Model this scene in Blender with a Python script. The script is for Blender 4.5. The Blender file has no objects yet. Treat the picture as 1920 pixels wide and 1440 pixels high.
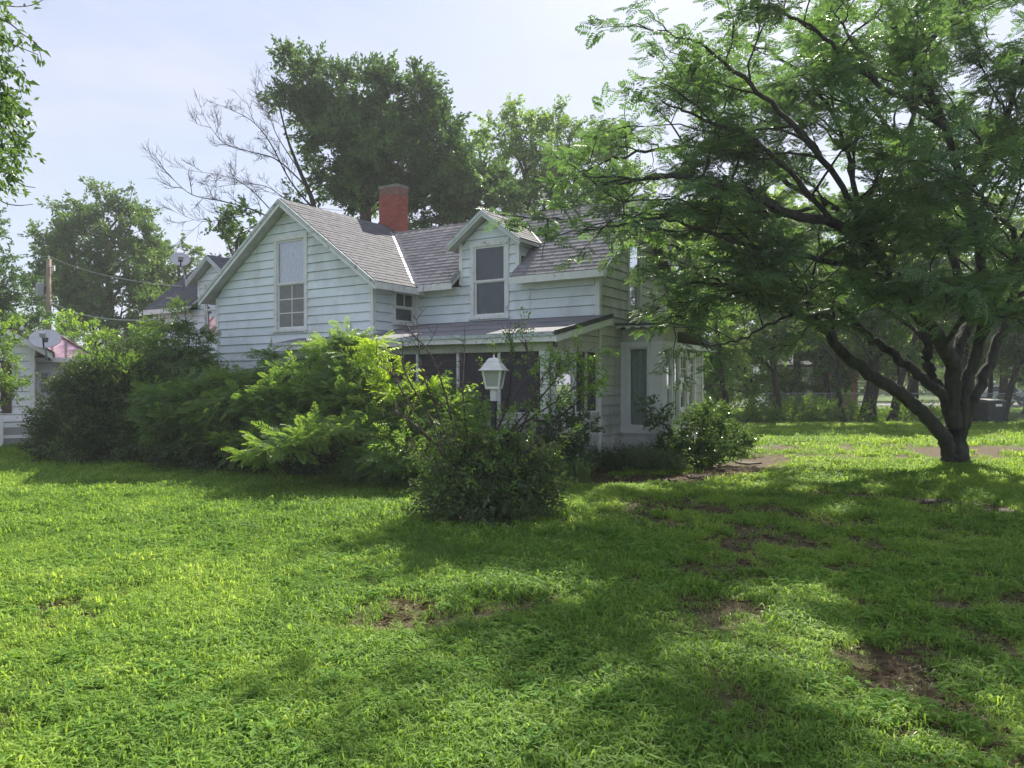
import bpy, math, random
import numpy as np
from mathutils import Matrix, Vector

R = math.radians
rng = np.random.default_rng(11)
random.seed(5)
SC = bpy.context.scene
COL = SC.collection

# ------------------------------------------------------------------ camera, sky, sun, exposure
CAM_H, FPX, CX, CY = 1.65, 1400.0, 960.0, 718.0          # photograph: 1920 px wide
cam_d = bpy.data.cameras.new('camera'); cam = bpy.data.objects.new('camera', cam_d); COL.objects.link(cam)
cam_d.sensor_width = 36.0; cam_d.lens = 36.0 * FPX / 1920.0; cam_d.clip_start = 0.05; cam_d.clip_end = 2000
cam.location = (0, 0, CAM_H); cam.rotation_euler = (R(89.92), 0, 0)
SC.camera = cam

SUN_AZ, SUN_EL = R(20), R(43)          # azimuth clockwise from +Y (the way the camera looks)
world = bpy.data.worlds.new('World'); SC.world = world; world.use_nodes = True
wn, wl = world.node_tree.nodes, world.node_tree.links
wn.clear()
sky = wn.new('ShaderNodeTexSky'); sky.sky_type = 'NISHITA'; sky.sun_disc = False
sky.sun_elevation = SUN_EL; sky.sun_rotation = SUN_AZ; sky.air_density = 1.0; sky.dust_density = 1.0; sky.ozone_density = 1.5
tc = wn.new('ShaderNodeTexCoord')
mp = wn.new('ShaderNodeMapping'); mp.inputs['Scale'].default_value = (1.0, 1.0, 3.2)
nz = wn.new('ShaderNodeTexNoise'); nz.inputs['Scale'].default_value = 2.3; nz.inputs['Detail'].default_value = 6; nz.inputs['Roughness'].default_value = 0.55
rp = wn.new('ShaderNodeValToRGB')
rp.color_ramp.elements[0].position = 0.40; rp.color_ramp.elements[0].color = (0.50, 0.50, 0.50, 1)
rp.color_ramp.elements[1].position = 0.62; rp.color_ramp.elements[1].color = (0.97, 0.97, 0.97, 1)
mx = wn.new('ShaderNodeMixRGB'); mx.inputs[2].default_value = (5.3, 5.6, 6.9, 1)     # thin high cloud
bg = wn.new('ShaderNodeBackground'); bg.inputs['Strength'].default_value = 0.058
wo = wn.new('ShaderNodeOutputWorld')
wl.new(tc.outputs['Generated'], mp.inputs[0]); wl.new(mp.outputs[0], nz.inputs['Vector']); wl.new(nz.outputs['Fac'], rp.inputs[0])
wl.new(rp.outputs[0], mx.inputs[0]); wl.new(sky.outputs[0], mx.inputs[1]); wl.new(mx.outputs[0], bg.inputs[0]); wl.new(bg.outputs[0], wo.inputs[0])

sun_d = bpy.data.lights.new('sun', 'SUN'); sun_d.energy = 4.3; sun_d.angle = R(0.6); sun_d.color = (1.0, 0.94, 0.83)
sun = bpy.data.objects.new('sun', sun_d); COL.objects.link(sun)
sdir = Vector((math.sin(SUN_AZ) * math.cos(SUN_EL), math.cos(SUN_AZ) * math.cos(SUN_EL), math.sin(SUN_EL)))
sun.rotation_euler = sdir.to_track_quat('Z', 'Y').to_euler(); sun.location = (20, 40, 40)

vs = SC.view_settings
vs.view_transform = 'Standard'; vs.look = 'None'; vs.exposure = 1.34; vs.gamma = 1.0; vs.use_curve_mapping = False
SC.cycles.use_denoising = True; SC.cycles.use_adaptive_sampling = True; SC.cycles.adaptive_threshold = 0.02
SC.cycles.max_bounces = 5; SC.cycles.diffuse_bounces = 3; SC.cycles.transparent_max_bounces = 12; SC.cycles.transmission_bounces = 4
SC.cycles.caustics_reflective = False; SC.cycles.caustics_refractive = False

# ------------------------------------------------------------------ helpers
def PX(px, py, Y):
    return np.array([(px - CX) / FPX * Y, Y, CAM_H + (CY - py) / FPX * Y])
def G(px, py):
    Y = CAM_H * FPX / (py - CY); return np.array([(px - CX) / FPX * Y, Y])

def tag(o, label=None, cat=None, group=None, kind=None):
    if label: o['label'] = label
    if cat: o['category'] = cat
    if group: o['group'] = group
    if kind: o['kind'] = kind
    return o
def empty(name, loc=(0, 0, 0), rz=0.0):
    o = bpy.data.objects.new(name, None); COL.objects.link(o); o.location = tuple(loc); o.rotation_euler = (0, 0, rz)
    o.empty_display_size = 0.3
    return o
def link(name, me, mat=None, parent=None, kind=None):
    o = bpy.data.objects.new(name, me); COL.objects.link(o)
    if mat is not None and not me.materials: me.materials.append(mat)
    if parent is not None: o.parent = parent
    if kind: o['kind'] = kind
    return o

class MB:
    def __init__(self): self.v = []; self.f = []; self.n = 0; self.smooth = False
    def add(self, V, F):
        self.v.append(np.asarray(V, float)); n = self.n
        self.f += [tuple(i + n for i in f) for f in F]; self.n += len(V)
    def hexa(self, c):      # 8 corners: bottom ring 0-3, top ring 4-7
        self.add(c, [(3, 2, 1, 0), (4, 5, 6, 7), (0, 1, 5, 4), (1, 2, 6, 5), (2, 3, 7, 6), (3, 0, 4, 7)])
    def box(self, x0, x1, y0, y1, z0, z1):
        self.hexa([(x0, y0, z0), (x1, y0, z0), (x1, y1, z0), (x0, y1, z0), (x0, y0, z1), (x1, y0, z1), (x1, y1, z1), (x0, y1, z1)])
    def fbox(self, Fr, a0, a1, o0, o1, z0, z1):     # box in a wall frame: a along, o outward
        (p, d, n) = Fr
        def m(a, o, z): return (p[0] + a * d[0] + o * n[0], p[1] + a * d[1] + o * n[1], z)
        self.hexa([m(a0, o0, z0), m(a1, o0, z0), m(a1, o1, z0), m(a0, o1, z0), m(a0, o0, z1), m(a1, o0, z1), m(a1, o1, z1), m(a0, o1, z1)])
    def slab(self, top, dz):   # polygon of 3-D points, thickened straight down by dz
        top = [tuple(p) for p in top]; k = len(top)
        bot = [(p[0], p[1], p[2] - dz) for p in top]
        self.add(top + bot, [tuple(range(k)), tuple(range(2 * k - 1, k - 1, -1))] + [(i, i + k, (i + 1) % k + k, (i + 1) % k) for i in range(k)])
    def beam(self, p, q, w, h, up=(0, 0, 1)):     # box from p to q, width w, height h (centred)
        p = np.array(p, float); q = np.array(q, float); t = q - p; t /= np.linalg.norm(t)
        s = np.cross(t, up); s /= np.linalg.norm(s); k = np.cross(s, t)
        c = []
        for e in (p, q):
            for (a, b) in ((-1, -1), (1, -1), (1, 1), (-1, 1)): c.append(e + s * a * w / 2 + k * b * h / 2)
        self.hexa(c)
    def tube(self, path, rad, sides=6, cap=True):
        P = np.asarray(path, float); n = len(P); r = np.broadcast_to(np.asarray(rad, float), (n,))
        T = np.gradient(P, axis=0); T /= np.linalg.norm(T, axis=1)[:, None] + 1e-9
        ref = np.array([0, 0, 1.0]) if abs(T[:, 2]).mean() < 0.8 else np.array([1.0, 0, 0])
        S = np.cross(T, ref); S /= np.linalg.norm(S, axis=1)[:, None] + 1e-9
        K = np.cross(S, T)
        an = np.linspace(0, 2 * math.pi, sides, endpoint=False)
        V = P[:, None, :] + r[:, None, None] * (np.cos(an)[None, :, None] * S[:, None, :] + np.sin(an)[None, :, None] * K[:, None, :])
        F = []
        for i in range(n - 1):
            for j in range(sides):
                j2 = (j + 1) % sides
                F.append((i * sides + j, i * sides + j2, (i + 1) * sides + j2, (i + 1) * sides + j))
        if cap: F.append(tuple(range(sides - 1, -1, -1))); F.append(tuple((n - 1) * sides + j for j in range(sides)))
        self.add(V.reshape(-1, 3), F)
    def lathe(self, prof, sides=16, c=(0, 0)):
        an = np.linspace(0, 2 * math.pi, sides, endpoint=False); V = []
        for (r, z) in prof: V += [(c[0] + r * math.cos(a), c[1] + r * math.sin(a), z) for a in an]
        F = []
        for i in range(len(prof) - 1):
            for j in range(sides):
                j2 = (j + 1) % sides; F.append((i * sides + j, i * sides + j2, (i + 1) * sides + j2, (i + 1) * sides + j))
        F.append(tuple(range(sides - 1, -1, -1))); F.append(tuple((len(prof) - 1) * sides + j for j in range(sides)))
        self.add(V, F)
    def mesh(self, name, smooth=False):
        me = bpy.data.meshes.new(name)
        V = np.concatenate(self.v) if self.v else np.zeros((0, 3))
        me.from_pydata(V.tolist(), [], self.f); me.update()
        if smooth: me.polygons.foreach_set('use_smooth', [True] * len(me.polygons))
        return me
    def build(self, name, mat, parent=None, kind=None, smooth=False):
        return link(name, self.mesh(name, smooth), mat, parent, kind)

# ---- 2-D value noise for planting
_perm = rng.random((256, 256))
def vnoise(x, y):
    x = np.asarray(x, float); y = np.asarray(y, float)
    xi = np.floor(x).astype(int); yi = np.floor(y).astype(int); fx = x - xi; fy = y - yi
    fx = fx * fx * (3 - 2 * fx); fy = fy * fy * (3 - 2 * fy)
    g = lambda i, j: _perm[i & 255, j & 255]
    return (g(xi, yi) * (1 - fx) + g(xi + 1, yi) * fx) * (1 - fy) + (g(xi, yi + 1) * (1 - fx) + g(xi + 1, yi + 1) * fx) * fy
def fbm(x, y, o=4):
    s = 0; a = 1; t = 0
    for k in range(o): s = s + a * vnoise(x * 2 ** k + 17.3 * k, y * 2 ** k + 9.1 * k); t += a; a *= 0.55
    return s / t

# ------------------------------------------------------------------ materials
def new_mat(name):
    m = bpy.data.materials.new(name); m.use_nodes = True
    nt = m.node_tree; return m, nt.nodes, nt.links, nt.nodes['Principled BSDF']
def noise_node(N, L, scale, detail=5, rough=0.6, coord='Object', stretch=None):
    t = N.new('ShaderNodeTexCoord'); n = N.new('ShaderNodeTexNoise')
    n.inputs['Scale'].default_value = scale; n.inputs['Detail'].default_value = detail; n.inputs['Roughness'].default_value = rough
    if stretch:
        mpn = N.new('ShaderNodeMapping'); mpn.inputs['Scale'].default_value = stretch
        L.new(t.outputs[coord], mpn.inputs[0]); L.new(mpn.outputs[0], n.inputs['Vector'])
    else: L.new(t.outputs[coord], n.inputs['Vector'])
    return n.outputs['Fac']
def ramp(N, L, fac, stops):
    r = N.new('ShaderNodeValToRGB'); e = r.color_ramp.elements
    while len(e) < len(stops): e.new(0.5)
    for k, (p, c) in enumerate(stops): e[k].position = p; e[k].color = (*c, 1)
    L.new(fac, r.inputs[0]); return r.outputs[0]
def mixc(N, L, fac, a, b, mode='MIX'):
    m = N.new('ShaderNodeMixRGB'); m.blend_type = mode
    for k, v in ((0, fac), (1, a), (2, b)):
        if isinstance(v, (int, float)): m.inputs[k].default_value = v
        elif isinstance(v, tuple): m.inputs[k].default_value = (*v, 1)
        else: L.new(v, m.inputs[k])
    return m.outputs[0]
def bump(N, L, fac, bsdf, strength=0.4, dist=0.01):
    b = N.new('ShaderNodeBump'); b.inputs['Strength'].default_value = strength; b.inputs['Distance'].default_value = dist
    L.new(fac, b.inputs['Height']); L.new(b.outputs[0], bsdf.inputs['Normal'])
def surf(name, c1, c2, scale=6, rough=0.7, detail=6, stretch=None, bmp=0.0, bdist=0.01, rand=0.0, extra=None, spec=0.3, metal=0.0):
    m, N, L, B = new_mat(name)
    f = noise_node(N, L, scale, detail, stretch=stretch)
    c = ramp(N, L, f, [(0.32, c1), (0.68, c2)])
    if extra:     # (scale, threshold lo, hi, colour, stretch)
        for (es, lo, hi, ec, st) in extra:
            ef = noise_node(N, L, es, 7, 0.65, stretch=st)
            c = mixc(N, L, ramp(N, L, ef, [(lo, (0, 0, 0)), (hi, (1, 1, 1))]), c, ec)
    if rand:
        oi = N.new('ShaderNodeObjectInfo'); mr = N.new('ShaderNodeMapRange'); mr.inputs[3].default_value = 1 - rand; mr.inputs[4].default_value = 1 + rand
        L.new(oi.outputs['Random'], mr.inputs[0])
        c = mixc(N, L, 1.0, c, mr.outputs[0], 'MULTIPLY')
    L.new(c, B.inputs['Base Color']); B.inputs['Roughness'].default_value = rough; B.inputs['Specular IOR Level'].default_value = spec; B.inputs['Metallic'].default_value = metal
    if bmp: bump(N, L, f, B, bmp, bdist)
    return m

M = {}
GRIME = (0.30, 0.30, 0.27)
M['siding'] = surf('white_siding', (0.66, 0.74, 0.785), (0.76, 0.82, 0.85), 3.0, 0.55, rand=0.05, stretch=(0.6, 0.6, 1.5),
                   extra=[(1.1, 0.50, 0.74, (0.50, 0.52, 0.51), (1, 1, 0.6)), (9, 0.66, 0.76, (0.40, 0.40, 0.38), (1, 1, 0.25)), (3.5, 0.66, 0.74, (0.44, 0.42, 0.38), (1, 1, 0.12))])
M['siding_old'] = surf('grimy_siding', (0.44, 0.45, 0.42), (0.60, 0.61, 0.57), 2.6, 0.65, rand=0.08, stretch=(1, 1, 0.5),
                   extra=[(1.6, 0.50, 0.72, (0.33, 0.335, 0.31), (1, 1, 0.3)), (7, 0.64, 0.75, (0.27, 0.27, 0.25), (1, 1, 0.3)), (2.2, 0.66, 0.70, (0.72, 0.73, 0.70), (1, 1, 0.6))])
M['sheath'] = surf('wall_sheathing', (0.25, 0.25, 0.24), (0.34, 0.34, 0.32), 4, 0.9)
M['trim'] = surf('weathered_white_trim', (0.62, 0.64, 0.63), (0.76, 0.77, 0.75), 5, 0.6,
                 extra=[(6, 0.58, 0.66, (0.36, 0.36, 0.33), None), (14, 0.62, 0.68, (0.26, 0.25, 0.22), None)])
M['trim_clean'] = surf('white_painted_wood', (0.66, 0.68, 0.67), (0.78, 0.79, 0.77), 4, 0.55, extra=[(9, 0.66, 0.74, (0.45, 0.45, 0.42), None)])
M['trim_green'] = surf('algae_tinted_trim', (0.42, 0.47, 0.38), (0.58, 0.62, 0.52), 3, 0.7, extra=[(5, 0.60, 0.72, (0.27, 0.29, 0.22), None)])
M['fascia'] = surf('blue_grey_bargeboard', (0.38, 0.44, 0.45), (0.54, 0.59, 0.59), 6, 0.7,
                   extra=[(9, 0.56, 0.64, (0.22, 0.23, 0.23), None), (5, 0.64, 0.70, (0.72, 0.73, 0.70), None)])
M['soffit'] = surf('soffit_boards', (0.46, 0.46, 0.43), (0.60, 0.60, 0.56), 4, 0.8)
M['shingle'] = surf('grey_asphalt_shingle', (0.17, 0.165, 0.175), (0.26, 0.25, 0.265), 9, 0.9, rand=0.20, bmp=0.3, bdist=0.004,
                    extra=[(1.4, 0.52, 0.70, (0.21, 0.185, 0.19), None)])
M['shingle_field'] = surf('sun_toned_shingle_field', (0.075, 0.076, 0.088), (0.145, 0.143, 0.158), 5, 0.9, bmp=0.3, bdist=0.004,
                    extra=[(1.4, 0.52, 0.70, (0.115, 0.108, 0.116), None), (5, 0.60, 0.72, (0.06, 0.055, 0.06), (1, 1, .4))])  # same shingle, colour darkened to tone down the sun on the wing slope
M['rolled'] = surf('rolled_porch_roofing', (0.165, 0.162, 0.178), (0.235, 0.23, 0.245), 1.4, 0.9, extra=[(3.5, 0.55, 0.75, (0.26, 0.25, 0.26), (0.3, 1, 1)), (12, 0.66, 0.74, (0.17, 0.15, 0.16), None)])
M['tar'] = surf('dark_roof_edge', (0.035, 0.04, 0.045), (0.08, 0.085, 0.09), 8, 0.6)
M['flash'] = surf('galvanised_flashing', (0.26, 0.26, 0.275), (0.38, 0.38, 0.40), 5, 0.5)
M['brick'] = surf('red_brick', (0.25, 0.065, 0.05), (0.37, 0.105, 0.08), 14, 0.85, rand=0.16, bmp=0.3, bdist=0.004)
M['brick_dark'] = surf('sooty_brick', (0.17, 0.09, 0.075), (0.27, 0.15, 0.12), 12, 0.9, rand=0.12)
M['mortar'] = surf('mortar', (0.24, 0.12, 0.10), (0.36, 0.20, 0.17), 10, 0.95)
M['concrete'] = surf('concrete', (0.15, 0.14, 0.13), (0.26, 0.245, 0.225), 6, 0.95, bmp=0.3)
M['curtain'] = surf('faded_curtain', (0.34, 0.37, 0.32), (0.46, 0.48, 0.43), 8, 0.95)
M['dark_room'] = surf('unlit_room_tone', (0.030, 0.031, 0.036), (0.055, 0.055, 0.06), 5, 0.9)  # darkness of the unlit room painted on a sheet behind the panes
M['lace'] = surf('pale_lace_curtain', (0.24, 0.31, 0.38), (0.36, 0.43, 0.50), 9, 0.95)
M['greyscreen'] = surf('grey_window_screen', (0.20, 0.20, 0.20), (0.27, 0.27, 0.27), 12, 0.9)
M['white_metal'] = surf('aged_white_enamel', (0.62, 0.63, 0.62), (0.75, 0.75, 0.73), 9, 0.4, extra=[(14, 0.66, 0.76, (0.42, 0.41, 0.36), None)])
M['black_metal'] = surf('dark_iron', (0.03, 0.03, 0.035), (0.065, 0.063, 0.07), 12, 0.55)
M['grey_metal'] = surf('grey_metal', (0.30, 0.32, 0.36), (0.40, 0.42, 0.46), 7, 0.45, metal=0.3)
M['dish'] = surf('pale_grey_dish', (0.52, 0.52, 0.55), (0.60, 0.60, 0.63), 5, 0.4)
M['wire'] = surf('wire_sheath', (0.30, 0.31, 0.30), (0.40, 0.41, 0.40), 5, 0.6)
M['pole'] = surf('weathered_pole_wood', (0.23, 0.165, 0.13), (0.36, 0.27, 0.21), 7, 0.9, stretch=(1, 1, 0.12), bmp=0.5)
M['pinkmetal'] = surf('faded_red_metal_roof', (0.42, 0.25, 0.30), (0.52, 0.34, 0.39), 2, 0.4)
M['shutter'] = surf('brown_shutter', (0.11, 0.075, 0.07), (0.17, 0.12, 0.11), 6, 0.6)
M['vinyl'] = surf('white_vinyl', (0.82, 0.82, 0.83), (0.88, 0.88, 0.87), 3, 0.4, rand=0.03)
M['plastic_dark'] = surf('dark_plastic', (0.035, 0.04, 0.045), (0.06, 0.065, 0.07), 6, 0.45)
M['plastic_red'] = surf('red_plastic', (0.62, 0.06, 0.07), (0.70, 0.10, 0.10), 5, 0.4)
M['plastic_orange'] = surf('orange_plastic', (0.72, 0.20, 0.05), (0.78, 0.26, 0.08), 5, 0.4)
M['asphalt'] = surf('asphalt', (0.11, 0.11, 0.115), (0.17, 0.17, 0.17), 5, 0.9)
M['paving'] = surf('worn_paving_stone', (0.075, 0.062, 0.05), (0.14, 0.118, 0.095), 6, 0.95, bmp=0.5)
M['brick_far'] = surf('far_brick_wall', (0.24, 0.11, 0.085), (0.32, 0.16, 0.12), 6, 0.9)
M['paint_car'] = surf('silver_car_paint', (0.50, 0.52, 0.55), (0.56, 0.58, 0.60), 3, 0.3)
M['bark_dark'] = surf('dark_bark', (0.022, 0.021, 0.018), (0.066, 0.063, 0.053), 9, 0.95, stretch=(1, 1, 0.22), bmp=1.0, bdist=0.06,
                      extra=[(2.2, 0.52, 0.70, (0.04, 0.055, 0.032), None)])
M['bark'] = surf('grey_brown_bark', (0.06, 0.05, 0.042), (0.13, 0.11, 0.09), 9, 0.95, stretch=(1, 1, 0.25), bmp=0.8, bdist=0.03)
M['bark_dead'] = surf('bare_dead_wood', (0.018, 0.014, 0.016), (0.04, 0.032, 0.034), 9, 0.9, stretch=(1, 1, 0.3))
M['twig'] = surf('twig_wood', (0.05, 0.038, 0.038), (0.11, 0.085, 0.08), 12, 0.9)

def glass_mat(name, refl, tint=(0.9, 0.95, 0.95)):
    m, N, L, B = new_mat(name); N.remove(B)
    out = N['Material Output']; tr = N.new('ShaderNodeBsdfTransparent'); tr.inputs[0].default_value = (*tint, 1)
    gl = N.new('ShaderNodeBsdfGlossy'); gl.inputs['Roughness'].default_value = 0.03; gl.inputs[0].default_value = (0.95, 0.97, 1, 1)
    lw = N.new('ShaderNodeLayerWeight'); lw.inputs[0].default_value = 0.18
    mr = N.new('ShaderNodeMapRange'); mr.inputs[3].default_value = refl; mr.inputs[4].default_value = 0.7
    nf = noise_node(N, L, 1.2, 2); b = N.new('ShaderNodeBump'); b.inputs['Strength'].default_value = 0.05; b.inputs['Distance'].default_value = 0.02
    L.new(nf, b.inputs['Height']); L.new(b.outputs[0], gl.inputs['Normal'])
    ms = N.new('ShaderNodeMixShader'); L.new(lw.outputs['Fresnel'], mr.inputs[0]); L.new(mr.outputs[0], ms.inputs[0])
    L.new(tr.outputs[0], ms.inputs[1]); L.new(gl.outputs[0], ms.inputs[2]); L.new(ms.outputs[0], out.inputs[0])
    return m
M['glass'] = glass_mat('old_window_glass', 0.03)
M['glass_sky'] = glass_mat('storm_window_glass', 0.15)
def screen_mat(name, dens, col):
    m, N, L, B = new_mat(name); out = N['Material Output']; tr = N.new('ShaderNodeBsdfTransparent')
    B.inputs['Base Color'].default_value = (*col, 1); B.inputs['Roughness'].default_value = 0.9
    f = noise_node(N, L, 3, 4); mr = N.new('ShaderNodeMapRange'); mr.inputs[3].default_value = dens - 0.12; mr.inputs[4].default_value = dens + 0.12
    L.new(f, mr.inputs[0]); ms = N.new('ShaderNodeMixShader'); L.new(mr.outputs[0], ms.inputs[0]); L.new(tr.outputs[0], ms.inputs[1]); L.new(B.outputs[0], ms.inputs[2]); L.new(ms.outputs[0], out.inputs[0])
    return m
M['glass_lamp'] = screen_mat('dusty_lantern_panes', 0.55, (0.50, 0.53, 0.48))
M['screen'] = screen_mat('porch_insect_screen', 0.62, (0.075, 0.072, 0.085))

def leaf_mat(name, c_dark, c_mid, c_light, trans=0.35, rough=0.42, spec=0.4):
    m, N, L, B = new_mat(name); out = N['Material Output']
    a = N.new('ShaderNodeAttribute'); a.attribute_type = 'INSTANCER'; a.attribute_name = 'tint'
    g = N.new('ShaderNodeAttribute'); g.attribute_name = 'lv'
    md = N.new('ShaderNodeMath'); md.operation = 'MULTIPLY_ADD'; md.inputs[1].default_value = 0.45
    m2 = N.new('ShaderNodeMath'); m2.operation = 'MULTIPLY'; m2.inputs[1].default_value = 0.62
    L.new(a.outputs['Fac'], m2.inputs[0]); L.new(g.outputs['Fac'], md.inputs[0]); L.new(m2.outputs[0], md.inputs[2])
    c = ramp(N, L, md.outputs[0], [(0.1, c_dark), (0.5, c_mid), (0.95, c_light)])
    L.new(c, B.inputs['Base Color']); B.inputs['Roughness'].default_value = rough; B.inputs['Specular IOR Level'].default_value = spec
    tl = N.new('ShaderNodeBsdfTranslucent'); L.new(mixc(N, L, 1.0, c, (1.9, 1.75, 0.75), 'MULTIPLY'), tl.inputs[0])
    ms = N.new('ShaderNodeMixShader'); ms.inputs[0].default_value = trans
    L.new(B.outputs[0], ms.inputs[1]); L.new(tl.outputs[0], ms.inputs[2]); L.new(ms.outputs[0], out.inputs[0])
    return m
M['lf_mimosa'] = leaf_mat('feathery_mimosa_leaf', (0.045, 0.098, 0.050), (0.078, 0.160, 0.070), (0.135, 0.24, 0.09), 0.44)
M['lf_sapling'] = leaf_mat('young_mimosa_leaf', (0.055, 0.115, 0.044), (0.105, 0.20, 0.062), (0.22, 0.34, 0.085), 0.40)
M['lf_oak'] = leaf_mat('dark_oak_leaf', (0.040, 0.090, 0.040), (0.072, 0.150, 0.056), (0.13, 0.23, 0.08), 0.34)
M['lf_mid'] = leaf_mat('mid_green_leaf', (0.052, 0.109, 0.043), (0.094, 0.174, 0.061), (0.160, 0.261, 0.087), 0.34)
M['lf_light'] = leaf_mat('light_green_leaf', (0.087, 0.167, 0.046), (0.145, 0.261, 0.061), (0.246, 0.377, 0.087), 0.42)
M['lf_yellow'] = leaf_mat('yellow_green_leaf', (0.13, 0.23, 0.03), (0.22, 0.35, 0.04), (0.36, 0.48, 0.06), 0.45)
M['lf_dark'] = leaf_mat('dark_shrub_leaf', (0.022, 0.045, 0.026), (0.066, 0.112, 0.052), (0.17, 0.23, 0.085), 0.28, 0.34, 0.5)
M['lf_bush'] = leaf_mat('dusky_bush_leaf', (0.065, 0.085, 0.055), (0.085, 0.14, 0.068), (0.17, 0.23, 0.10), 0.36, 0.34, 0.5)
M['lf_gloss'] = leaf_mat('glossy_shrub_leaf', (0.042, 0.085, 0.042), (0.075, 0.142, 0.058), (0.14, 0.235, 0.085), 0.28, 0.24, 0.6)
M['grass'] = leaf_mat('lawn_grass', (0.095, 0.180, 0.038), (0.180, 0.305, 0.060), (0.33, 0.44, 0.105), 0.46, 0.6, 0.15)
M['straw'] = leaf_mat('dry_grass', (0.120, 0.130, 0.050), (0.190, 0.190, 0.080), (0.300, 0.280, 0.140), 0.3)

# ------------------------------------------------------------------ foliage sprays (all grow along +X)
def spray_mesh(name, polys):
    """polys: list of (verts(k,3), lv); every polygon a face"""
    V = []; F = []; LV = []
    for (v, l) in polys:
        n = len(V); V += [tuple(p) for p in v]; F.append(tuple(range(n, n + len(v)))); LV += [l] * len(v)
    me = bpy.data.meshes.new(name); me.from_pydata(V, [], F); me.update()
    at = me.attributes.new('lv', 'FLOAT', 'POINT'); at.data.foreach_set('value', LV)
    return me
def rotm(yaw, pitch, roll):
    return np.array(Matrix.Rotation(yaw, 3, 'Z') @ Matrix.Rotation(pitch, 3, 'Y') @ Matrix.Rotation(roll, 3, 'X'))
def leaf_polys(p, Rm, ln, w, lv, fold=0.35):
    up = fold * w
    b = np.array([0, 0, 0.]); t = np.array([ln, 0, -0.12 * ln]); a = np.array([0.45 * ln, w / 2, up]); c = np.array([0.45 * ln, -w / 2, up])
    X = [p + Rm @ q for q in (b, a, t, c)]
    return [((X[0], X[2], X[1]), lv), ((X[0], X[3], X[2]), lv)]
def broad_spray(seed, n=22, length=0.5, ln=0.10, w=0.055, spread=0.9):
    r = np.random.default_rng(seed); out = []
    out.append(([(0, -0.006, 0), (length, 0, 0), (0, 0.006, 0.004)], 0.1))
    for k in range(n):
        t = r.uniform(0.08, 1.0) * length
        sw = 0.10 * length * r.normal(size=3); p = np.array([t, 0, 0]) + sw * (0.3 + 0.7 * spread)
        yaw = r.uniform(0.3, 1.35) * (1 if k % 2 else -1) * (1 - 0.5 * t / length); 
        Rm = rotm(yaw, r.normal(0.1, 0.45), r.normal(0, 0.7))
        s = r.uniform(0.7, 1.25)
        out += leaf_polys(p, Rm, ln * s, w * s, r.random())
    return spray_mesh('spray', out)
def frond_polys(r, Rm0, p0, L, pairs, plen, lvb, wid=0.018, droop=0.35):
    out = []; prev = None
    for i in range(pairs):
        t = (i + 1.3) / (pairs + 0.6); x = t * L; z = -droop * L * t * t
        c = np.array([x, 0, z])
        pl = plen * math.sin(math.pi * (0.18 + 0.74 * t)) * r.uniform(0.85, 1.1)
        for sg in (-1, 1):
            ang = sg * (1.20 - 0.45 * t) + r.normal(0, 0.06)
            d = np.array([math.cos(ang), math.sin(ang), -0.12 + r.normal(0, 0.10)])
            e = np.cross(d, (0, 0, 1)); e = e / np.linalg.norm(e) * wid * r.uniform(0.8, 1.2)
            a = c; m = c + d * pl * 0.55 + np.array([0, 0, 0.02 * pl]); tip = c + d * pl + np.array([0, 0, -0.12 * pl])
            lv = float(np.clip(lvb + r.normal(0, 0.12), 0, 1))
            out.append(([p0 + Rm0 @ q for q in (a, m + e, tip, m - e)], lv))
    ra = [np.array([0, -.004, 0]), np.array([L * .5, -.003, -droop * L * .25]), np.array([L, 0, -droop * L]), np.array([L * .5, .003, -droop * L * .25 + .003])]
    out.append(([p0 + Rm0 @ q for q in ra], 0.2))
    return out
def mimosa_spray(seed, n=4, L=0.34, pairs=8, plen=0.11, tw=0.30, wid=0.018):
    r = np.random.default_rng(seed); out = []
    out.append(([(0, -0.006, 0), (tw, 0, 0), (0, 0.006, 0.005)], 0.1))
    for k in range(n):
        p = np.array([tw * (k + 0.6) / n, 0, 0]); last = k == n - 1
        yaw = r.normal(0, 0.3) if last else (1 if k % 2 else -1) * r.uniform(0.5, 1.25)
        Rm = rotm(yaw, r.normal(-0.10, 0.22), r.normal(0, 0.30))
        out += frond_polys(r, Rm, p, L * r.uniform(0.75, 1.15), pairs, plen, r.uniform(0.2, 0.8), wid, r.uniform(0.1, 0.5))
    return spray_mesh('spray', out)
def pinnate_spray(seed, n=4, L=0.5, pairs=7, ln=0.12, w=0.045):     # tree-of-heaven like compound leaf
    r = np.random.default_rng(seed); out = []
    for k in range(n):
        Rm0 = rotm(r.uniform(-1.3, 1.3), r.normal(-0.25, 0.3), r.normal(0, 0.4)); dr = r.uniform(0.15, 0.5); LL = L * r.uniform(0.7, 1.1); lvb = r.random()
        for i in range(pairs):
            t = (i + 1) / (pairs + 0.4)
            for sg in (-1, 1):
                p = Rm0 @ np.array([t * LL, 0, -dr * LL * t * t])
                out += leaf_polys(p, Rm0 @ rotm(sg * r.uniform(0.9, 1.25), 0.35, sg * 0.2), ln * (1 - 0.4 * t) , w, float(np.clip(lvb + r.normal(0, .15), 0, 1)))
    return spray_mesh('spray', out)
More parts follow.
